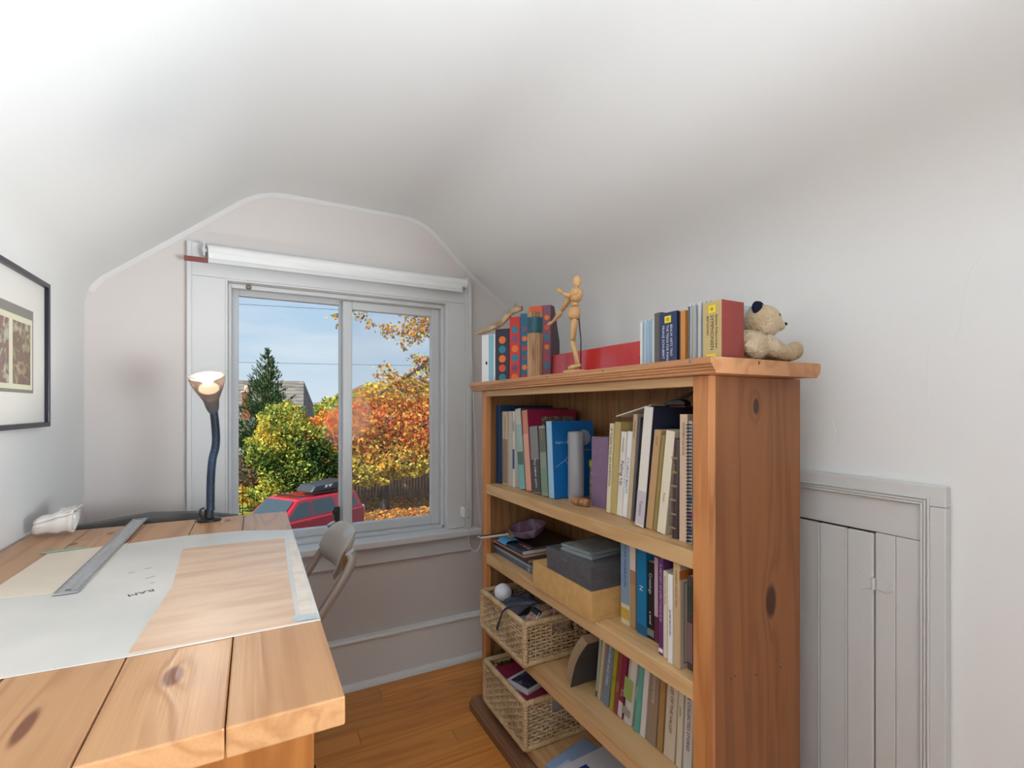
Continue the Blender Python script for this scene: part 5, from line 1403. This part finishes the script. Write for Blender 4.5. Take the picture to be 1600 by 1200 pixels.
def tree(name, base, label, blobs, n, size, mats, chooser, seed, trunk_r=.22, group='trees beyond the street', shell=.5):
    e = empty(name, base, label=label, cat='tree', group=group)
    bs = Vector(base)
    cs = [Vector(b[:3]) - bs for b in blobs]
    mid = sum(cs, Vector()) / len(cs)
    fork = Vector((mid.x * .15, mid.y * .15, max(1.2, mid.z * .45)))
    G().tube([(0, 0, -.1), (fork.x * .3, fork.y * .3, fork.z * .5), tuple(fork)], [trunk_r * 1.25, trunk_r, trunk_r * .75], 10).build('trunk', m_tk, e, smooth=60)
    for c in cs:
        m_ = fork.lerp(c, .5) + Vector((0, 0, .15))
        G().tube(smooth_path([tuple(fork), tuple(m_), tuple(c)], 4), [trunk_r * .5 * (1 - i / 12) + .02 for i in range(9)], 7).build('branch', m_tk, e, smooth=60)
    p = blob_points(blobs, n, seed, shell)
    idx = chooser(p, np.random.default_rng(seed + 5))
    leaf_mesh('foliage', p - np.array(base), size, mats, idx, e, seed)
    return e
# ground
gr = G().box(-60, 90, 4, 140, GZ - .3, GZ).build('street_ground', mat('leaf_strewn_ground', (112, 84, 54), .95, var=(1.6, (158, 112, 62), .42, .62), bump=(3, .3)))
tag(gr, 'leaf strewn brown ground across the street', kind='structure')
tag(G().box(-40, 60, 5, 17.2, GZ, GZ + .25).build('street', mat('asphalt', (112, 112, 114), .9, var=(6, (98, 98, 100), .4, .6))), 'grey asphalt street below the window', kind='structure')
tag(G().box(-16, 2.6, 22.9, 31, GZ, GZ + .03).build('lawn', mat('sunny_lawn', (158, 166, 46), .95, var=(3, (120, 136, 40), .4, .6))), 'sunlit yellow-green lawn behind the iron fence', kind='structure')
rng = np.random.default_rng(4)
fp_ = np.stack([rng.uniform(1.5, 13, 5000), 19 + 6 * rng.random(5000), np.full(5000, GZ + .04)], 1)
fl_ = empty('fallen_leaves', (5, 21, GZ), label='golden fallen leaves scattered under the maple tree', cat='leaves', kind='stuff')
leaf_mesh('leaf_litter', fp_ - np.array((5, 21, GZ)), .16, ['gold', 'orange', 'brown'], rng.integers(0, 3, 5000), fl_, 3, dirs=np.stack([rng.normal(size=5000), rng.normal(size=5000), np.zeros(5000)], 1))
# maple in autumn colour
def ch_maple(p, r):
    z = p[:, 2] + .8 * noise_like(p, 1.1, 1.0) + r.normal(size=len(p)) * .55
    out = np.full(len(p), 3)
    out[z > -1.3] = 2; out[z > -.25] = 1; out[z > .25] = 0; out[z > .85] = 1; out[z > 1.3] = 2; out[z > 2.1] = 3
    q = r.random(len(p))
    out[(q < .22) & (out < 2)] = 2
    out[q > 1 - np.clip(.50 - (p[:, 2] + 2.6) * .17, .06, .55)] = 4
    out[(q > .22) & (q < .25)] = 5
    return out
tree('maple_tree', (4.957, 21.11, GZ), 'large red orange and gold maple tree right of centre', [
    (4.0, 21.4, .35, 1.5, 1.5, 1.15), (5.2, 21.2, .55, 1.6, 1.5, 1.2), (6.6, 20.6, .3, 1.5, 1.4, 1.2), (3.2, 21.7, -.8, 1.4, 1.3, 1.0), (5.6, 20.9, -.9, 1.9, 1.5, 1.1), (7.2, 20.2, -.9, 1.5, 1.3, 1.1), (4.4, 20.9, -1.4, 1.4, 1.2, .8), (8.3, 19.8, .0, 1.4, 1.3, 1.3), (2.7, 21.9, .1, 1.0, 1.2, .85), (4.6, 21.3, 1.5, .9, .9, .75), (5.9, 21.0, 1.7, 1.0, .9, .8), (7.0, 20.5, 1.4, .9, .9, .8)],
    26000, .16, ['red', 'orange', 'gold', 'yellow', 'lime', 'brown'], ch_maple, 2, .20)
def ch_green(p, r):
    q = noise_like(p, 1.6, .4) + r.normal(size=len(p)) * .35 + (p[:, 2] + .8) * .12
    out = np.full(len(p), 1); out[q > .05] = 2; out[q > .5] = 0; out[q > .85] = 4; out[q < -.35] = 3
    return out
tree('green_tree', (1.2, 20.8, GZ), 'green tree turning yellow at the left of the maple', [
    (1.0, 20.9, .55, .95, .95, .8), (1.6, 20.8, -.2, 1.15, 1.0, .9), (.55, 21.0, -.55, .9, .9, .85), (2.1, 20.6, -1.2, 1.2, 1.0, .9), (1.2, 20.7, -1.5, 1.1, .9, .9), (.9, 20.6, -2.2, 1.0, .8, .7), (2.0, 20.4, -2.0, .9, .8, .8)],
    15000, .14, ['yellow', 'green', 'lime', 'dark', 'gold'], ch_green, 8, .14)
tree('lime_tree', (4.4, 29.0, GZ), 'small lime yellow tree behind the maple', [(4.1, 29, .9, 1.2, 1.1, .9), (5.2, 28.5, 1.0, 1.2, 1.1, 1.0), (4.6, 28.6, -.2, 1.4, 1.2, 1.0)], 5000, .2, ['yellow', 'lime', 'green', 'gold'], lambda p, r: r.integers(0, 3, len(p)), 12, .14)
# conifer
cf = empty('conifer_tree', (.5, 26.9, GZ), label='tall dark pointed conifer before the grey roof', cat='tree', group='trees beyond the street')
G().tube([(0, 0, -.1), (.03, 0, 4), (.17, -.1, 7.35)], [.24, .14, .02], 9).build('trunk', m_tk, cf, smooth=60)
rng = np.random.default_rng(21); P_, D_ = [], []
for w_ in range(40):
    t = w_ / 39
    zc = 7.2 - 5.4 * t ** .9
    nb = 4 + int(7 * t)
    for b in range(nb):
        a = rng.uniform(0, 6.283); ln = (.08 + 1.8 * t ** .8) * rng.uniform(.7, 1.1)
        dirv = np.array([math.cos(a), math.sin(a), .30 + .25 * (1 - t)])
        m = int(5 + 44 * t)
        s = rng.random(m) ** .7
        pts_ = np.outer(s * ln, dirv) + np.array([.12 * (1 - t), -.07 * (1 - t), zc]) + rng.normal(size=(m, 3)) * (.05 + .06 * t)
        pts_[:, 2] += (s * ln) ** 2 * .12
        P_.append(pts_); dv = np.tile(dirv + np.array([0, 0, .9]), (m, 1)); D_.append(dv)
P_ = np.concatenate(P_); D_ = np.concatenate(D_); D_ /= np.linalg.norm(D_, axis=1)[:, None]
leaf_mesh('needles', P_, .22, ['conifer', 'conifer2', 'dark'], np.random.default_rng(2).choice(3, len(P_), p=[.5, .28, .22]), cf, 6, aspect=.28, dirs=D_)
# near tree whose branch hangs into the right pane
nr = empty('overhanging_tree', (4.3, 8.1, GZ), label='nearer tree with brown-gold leaves hanging into the right pane', cat='tree', group='trees beyond the street')
nb_ = Vector((4.3, 8.1, GZ))
def rl(p): return tuple(Vector(p) - nb_)
G().tube(smooth_path([rl((4.3, 8.1, GZ - .1)), rl((4.25, 8.1, -.5)), rl((4.2, 8.05, 1.6)), rl((4.3, 8.0, 3.8))]), [.20 - .005 * i for i in range(19)], 10).build('trunk', m_tk, nr, smooth=60)
def br(pts, r0, name='branch'):
    sp = smooth_path([rl(p) for p in pts], 5)
    G().tube(sp, [r0 * (1 - .85 * i / len(sp)) for i in range(len(sp))], 7).build(name, m_tk, nr, smooth=60)
br([(4.22, 8.05, 2.6), (3.4, 8.4, 2.45), (3.06, 8.56, 2.15), (2.75, 8.72, 1.86), (2.335, 8.95, 1.56), (2.02, 9.11, 1.32)], .07)
br([(3.0, 8.6, 2.1), (2.9, 8.65, 2.0), (2.72, 8.74, 1.95), (2.55, 8.82, 2.05)], .03)
br([(2.9, 8.65, 1.98), (2.88, 8.66, 1.7), (2.95, 8.62, 1.4), (2.93, 8.63, .9)], .02)
br([(4.25, 8.03, 3.4), (3.3, 8.45, 3.3), (2.4, 8.9, 3.05), (1.6, 9.35, 2.88), (1.25, 9.52, 2.80)], .03)
br([(2.6, 8.8, 3.1), (2.5, 8.85, 2.8), (2.4, 8.9, 2.45)], .012, 'twig')
br([(3.2, 8.5, 3.2), (3.0, 8.6, 2.8), (2.8, 8.7, 2.4)], .012, 'twig')
P1 = blob_points([(2.95, 8.65, 2.72, .42, .3, .30), (2.6, 8.8, 2.86, .40, .25, .16), (3.1, 8.55, 2.3, .25, .25, .35), (2.55, 8.8, 2.42, .30, .25, .28), (1.75, 9.3, 2.78, .20, .15, .12), (1.9, 9.15, 2.62, .10, .1, .12), (1.5, 9.4, 2.82, .12, .1, .05), (1.36, 9.46, 2.79, .10, .08, .07), (1.42, 9.43, 2.62, .10, .08, .10), (1.5, 9.4, 2.45, .06, .06, .08), (1.2, 9.54, 2.74, .05, .05, .03), (2.2, 9.0, 2.92, .25, .2, .08), (2.75, 8.72, 1.98, .34, .25, .14), (2.45, 8.88, 1.62, .42, .25, .14), (3.0, 8.6, 1.5, .20, .2, .35), (2.2, 9.0, 2.5, .22, .2, .16), (3.35, 8.45, 2.6, .35, .3, .5), (2.8, 8.7, 2.6, .45, .3, .25), (2.85, 8.7, 1.75, .4, .3, .25), (2.6, 8.8, 1.45, .5, .3, .2), (2.3, 8.95, 1.45, .3, .2, .15), (3.1, 8.55, 1.3, .3, .2, .3), (2.15, 9.05, 1.75, .25, .2, .2)], 3000, 31, .1)
leaf_mesh('foliage', P1 - np.array(nb_), .068, ['gold', 'brown', 'lime', 'orange'], np.random.default_rng(3).choice(4, len(P1), p=[.34, .32, .2, .14]), nr, 9, aspect=.7)
# shrubs
def shrub(base, blobs, n, size, mats, lab, seed):
    e = empty('shrub', base, label=lab, cat='shrub', group='shrubs in the front gardens')
    for k, b in enumerate(blobs):
        G().tube([(0, 0, 0), tuple((Vector(b[:3]) - Vector(base)) * .8)], [.03, .01], 6).build('stem', m_tk, e)
    p = blob_points(blobs, n, seed, .35)
    leaf_mesh('foliage', p - np.array(base), size, mats, np.random.default_rng(seed).integers(0, len(mats), n), e, seed)
shrub((-.2, 24.0, GZ), [(-.2, 24, -1.7, .9, .7, .9), (.7, 23.8, -1.9, .8, .6, .8)], 2200, .12, ['mauve', 'dark', 'brown'], 'dark leafless-looking shrub before the house', 41)
shrub((-.5, 23.2, GZ), [(-.5, 23.2, -2.55, .5, .4, .35), (.1, 23.1, -2.75, .55, .4, .3)], 1600, .11, ['yellow', 'lime', 'gold'], 'low yellow shrub behind the iron fence', 42)
shrub((1.3, 23.3, GZ), [(1.3, 23.3, -2.6, .8, .5, .6), (2.1, 23.0, -2.5, .8, .6, .7)], 2200, .12, ['green', 'dark', 'lime'], 'dark green shrub at the fence end', 43)
shrub((8.6, 22.4, GZ), [(8.6, 22.4, -2.8, .7, .5, .5)], 1000, .12, ['lime', 'yellow', 'green'], 'lime shrub growing before the brown fence', 44)
# iron fence
ife = empty('iron_fence', (-4.5, 22.35, GZ), label='black iron picket fence before the lawn', cat='fence')
m_iron = mat('black_iron', (28, 30, 30), .5)
for z in (.35, .95): B('rail', m_iron, ife, 0, 6.6, -.02, .02, z, z + .04, bevel=0)
for i in range(17): B('picket', m_iron, ife, i * .41, i * .41 + .035, -.018, .018, 0, 1.25, bevel=0)
# brown board fence
bfe = empty('board_fence', (3.2, 24.3, GZ), (0, 0, R(-9)), label='weathered brown board fence behind the maple', cat='fence')
m_bf = mat('weathered_board', (156, 124, 98), .9, var=(2, (122, 96, 78), .4, .6, (6, 6, .5)))
g = G()
for i in range(64): g.box(i * .15 + .006, i * .15 + .144, -.012 + .006 * (i % 2), .012 + .006 * (i % 2), .05, 1.42 + .02 * (i % 3))
tag(g.build('fence_boards', m_bf, bfe), kind='stuff')
for i in range(5): B('post', m_bf, bfe, i * 2.35, i * 2.35 + .11, .03, .13, 0, 1.55, bevel=0)
for z in (.3, 1.1): B('rail', m_bf, bfe, 0, 9.6, .021, .06, z, z + .09, bevel=0)
# neighbour's house
hs = empty('neighbour_house', (0, 34, GZ), (0, 0, R(-14)), label='grey shingled house with brick chimney beyond the street', cat='house')
m_roof = mat('grey_shingles', (128, 122, 116), .95, var=(1.2, (108, 102, 98), .4, .6, (1, 3, 3)), bump=(6, .4))
m_sid = mat('grey_siding', (150, 148, 144), .9, var=(2, (128, 126, 122), .4, .6))
HW0, HW1 = -6.0, 2.9
B('wall', m_sid, hs, HW0, HW1, -2.0, 5.0, 0, 3.15, bevel=0)
g = G(); rz0, rz1 = 3.05, 6.15
g.add([(HW0 - .3, -2.5, rz0), (HW1 + .35, -2.5, rz0), (HW1 - .25, 1.5, rz1), (HW0 - .3, 1.5, rz1), (HW0 - .3, 5.4, rz0), (HW1 + .35, 5.4, rz0),
       (HW0 - .3, -2.5, rz0 - .15), (HW1 + .35, -2.5, rz0 - .15), (HW0 - .3, 5.4, rz0 - .15), (HW1 + .35, 5.4, rz0 - .15)],
      [(0, 1, 2, 3), (3, 2, 5, 4), (1, 5, 2), (0, 3, 4), (6, 7, 1, 0), (7, 9, 5, 1), (9, 8, 4, 5), (8, 6, 0, 4), (6, 8, 9, 7)])
g.build('roof', m_roof, hs)
g = G()
for i in range(14):
    t = i / 14; z = rz0 + (rz1 - rz0) * t; y = -2.5 + 4.0 * t
    g.box(HW0 - .3, HW1 + .35 - .6 * t, y - .02, y + .04, z, z + .035)
tag(g.build('shingle_courses', m_roof, hs), kind='stuff')
m_brk = mat('red_brick', (150, 84, 62), .9, var=(8, (120, 66, 50), .4, .6))
chm = B('chimney', m_brk, hs, -.22, .22, -1.6, -1.2, 3.2, 5.3, bevel=0)
G().box(-.26, .26, -1.64, -1.16, 5.3, 5.38).build('chimney_cap', mat('pale_concrete', (190, 184, 176), .9), chm)
G().lathe([(.16, 5.38), (.15, 5.62), (.12, 5.7)], 12, c=(0, -1.4, 0)).build('chimney_pot', mat('terracotta_pale', (196, 170, 150), .9), chm)
B('porch_roof', mat('pale_flat_roof', (176, 170, 160), .95), hs, -3.5, 1.3, -4.4, -2.6, 2.15, 2.4, bevel=0)
for a, b, z0, z1 in ((.0, .9, .9, 1.9), (-1.6, -.6, .9, 1.9), (1.6, 2.4, .9, 1.9)):
    w_ = B('window', m_trim, hs, a - .08, b + .08, -2.06, -2.0, z0 - .08, z1 + .08, bevel=0)
    B('pane', mat('dark_window_glass', (46, 52, 58), .1), w_, a, b, -2.075, -2.061, z0, z1, bevel=0)
# distant roofs and hill
fh = empty('distant_house', (12.5, 62, GZ), label='distant pale house with brown roof beside the hill', cat='house')
B('wall', mat('pale_wall', (206, 204, 200), .9), fh, -4, 4, -3, 3, 0, 5.2, bevel=0)
G().prism([(-4.4, 5.2), (4.4, 5.2), (0, 7.4)], 'y', -3.4, 3.4).build('roof', mat('brown_roof', (122, 104, 96), .9), fh)
hp = [(-70, -6), (-40, 1.6), (-10, 2.6), (20, 2.4), (50, 3.2), (90, 2.6), (120, -6)]
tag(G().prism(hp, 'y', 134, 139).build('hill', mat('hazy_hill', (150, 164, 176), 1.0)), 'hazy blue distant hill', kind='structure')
# overhead wires
for i, (a, b, lab) in enumerate((((-14, 35.7, 7.4), (24, 15.6, 5.2), 'upper overhead wire crossing the sky'), ((-14, 41.6, 4.35), (28, 19.1, 3.6), 'lower overhead wire crossing the sky'))):
    a, b = Vector(a), Vector(b)
    pts_ = [a.lerp(b, t / 24) - Vector((0, 0, .25 * math.sin(math.pi * t / 24))) for t in range(25)]
    tag(G().tube(pts_, .012, 5).build('overhead_wire', mat('wire_black', (40, 42, 46), .6)), lab, 'wire')

# red off-road car with roof box, parked in the street
car = empty('car', (1.095, 15.915, GZ + .25), (0, 0, math.atan2(.578, .816)), label='red four-door off-road car parked in the street', cat='car')
car.scale = (.866, .866, .866)
# local x: + to the rear (right in the picture), y: - towards the viewer
m_car = mat('red_car_paint', (172, 26, 40), .22, coat=.6)
m_cg = mat('car_glass', (58, 70, 74), .06, coat=.5)
m_tyre = mat('tyre', (24, 24, 24), .8)
xr, xf = 2.37, -2.40
G().prism([(xr, .45), (xr + .02, .80), (xr - .02, 1.10), (-1.05, 1.13), (-1.25, 1.10), (xf + .15, 1.00), (xf, .85), (xf, .45), (xf + .5, .38), (xr - .4, .38)], 'y', -.93, .93).build('body', m_car, car, bevel=.07, seg=3, smooth=40)
g = G()
A_ = [(xr - .05, 1.08), (xr - .32, 1.70), (-.30, 1.76), (-.55, 1.72), (-1.25, 1.08)]
n = len(A_)
vs = [(x, -.90 + (z - 1.08) * .22, z) for x, z in A_] + [(x, .90 - (z - 1.08) * .22, z) for x, z in A_]
g.add(vs, [tuple(range(n - 1, -1, -1)), tuple(range(n, 2 * n))] + [(i, (i + 1) % n, n + (i + 1) % n, n + i) for i in range(n)])
g.build('cabin', m_car, car, bevel=.05, seg=3, smooth=40)
def cwin(name, poly, side):
    o_ = .014
    g = G(); pv = []
    for x, z in poly: pv.append((x, side * (.90 - (z - 1.08) * .22 + o_), z))
    for x, z in poly: pv.append((x, side * (.90 - (z - 1.08) * .22 - .03), z))
    k = len(poly)
    g.add(pv, [tuple(range(k)), tuple(range(2 * k - 1, k - 1, -1))] + [(i, (i + 1) % k, k + (i + 1) % k, k + i) for i in range(k)])
    return g.build(name, m_cg, car)
for s in (-1, 1):
    cwin('side_window', [(-1.02, 1.17), (-.08, 1.17), (-.08, 1.64), (-.48, 1.63)], s)
    cwin('side_window', [(.02, 1.17), (1.02, 1.17), (.88, 1.64), (.02, 1.65)], s)
    cwin('side_window', [(1.45, 1.20), (2.02, 1.20), (1.86, 1.60), (1.30, 1.62)], s)
    for x in (-.25, .88):
        G().box(x, x + .18, s * .935 - .015, s * .935 + .015, 1.0, 1.03).build('door_handle', m_car, car, bevel=.008)
    for x in (-1.5, 1.42):
        G().lathe([(.30, -.11), (.37, -.10), (.37, .10), (.30, .11)], 24, M=Matrix.Translation((x, s * .84, .37)) @ Matrix.Rotation(R(90), 4, 'X')).build('wheel', m_tyre, car, smooth=40)
    tl = G().box(xr - .10, xr + .03, s * .80 - .10, s * .80 + .12, .86, 1.12).build('tail_lamp', mat('tail_lamp_clear', (206, 196, 194), .2), car, bevel=.02)
    G().tube([(-.2, s * .62, 1.80), (0, s * .62, 1.83), (1.7, s * .62, 1.80), (1.9, s * .62, 1.76)], .02, 8).build('roof_rail', mat('dark_rail', (40, 40, 42), .4), car, smooth=60)
g = G()
g.add([(-1.17, -.72, 1.16), (-1.17, .72, 1.16), (-.58, .66, 1.70), (-.58, -.66, 1.70), (-1.19, -.72, 1.18), (-1.19, .72, 1.18), (-.60, .66, 1.72), (-.60, -.66, 1.72)],
      [(0, 1, 2, 3), (7, 6, 5, 4), (0, 4, 5, 1), (1, 5, 6, 2), (2, 6, 7, 3), (3, 7, 4, 0)])
g.build('windscreen', m_cg, car)
rbx = G().prism([(.22, 1.86), (.40, 2.08), (1.75, 2.14), (1.98, 2.05), (2.02, 1.88), (1.95, 1.84), (.30, 1.84)], 'y', -.55, .25).build('roof_box', mat('black_roof_box', (60, 62, 66), .35), car, bevel=.05, seg=3, smooth=40)
g = G().prism([(.80, 1.96), (.90, 1.96), (.93, 2.05), (.85, 2.05)], 'y', -.558, -.549).prism([(.96, 2.05), (1.16, 2.05), (1.05, 1.96), (1.01, 1.96)], 'y', -.558, -.549)
tag(g.build('emblem', mat('white_emblem', (225, 225, 225), .4), rbx), 'white emblem on the roof box')
for x in (-.3, 1.2):
    B('roof_bar', mat('dark_rail'), car, x, x + .05, -.66, .66, 1.80, 1.84, bevel=.005)
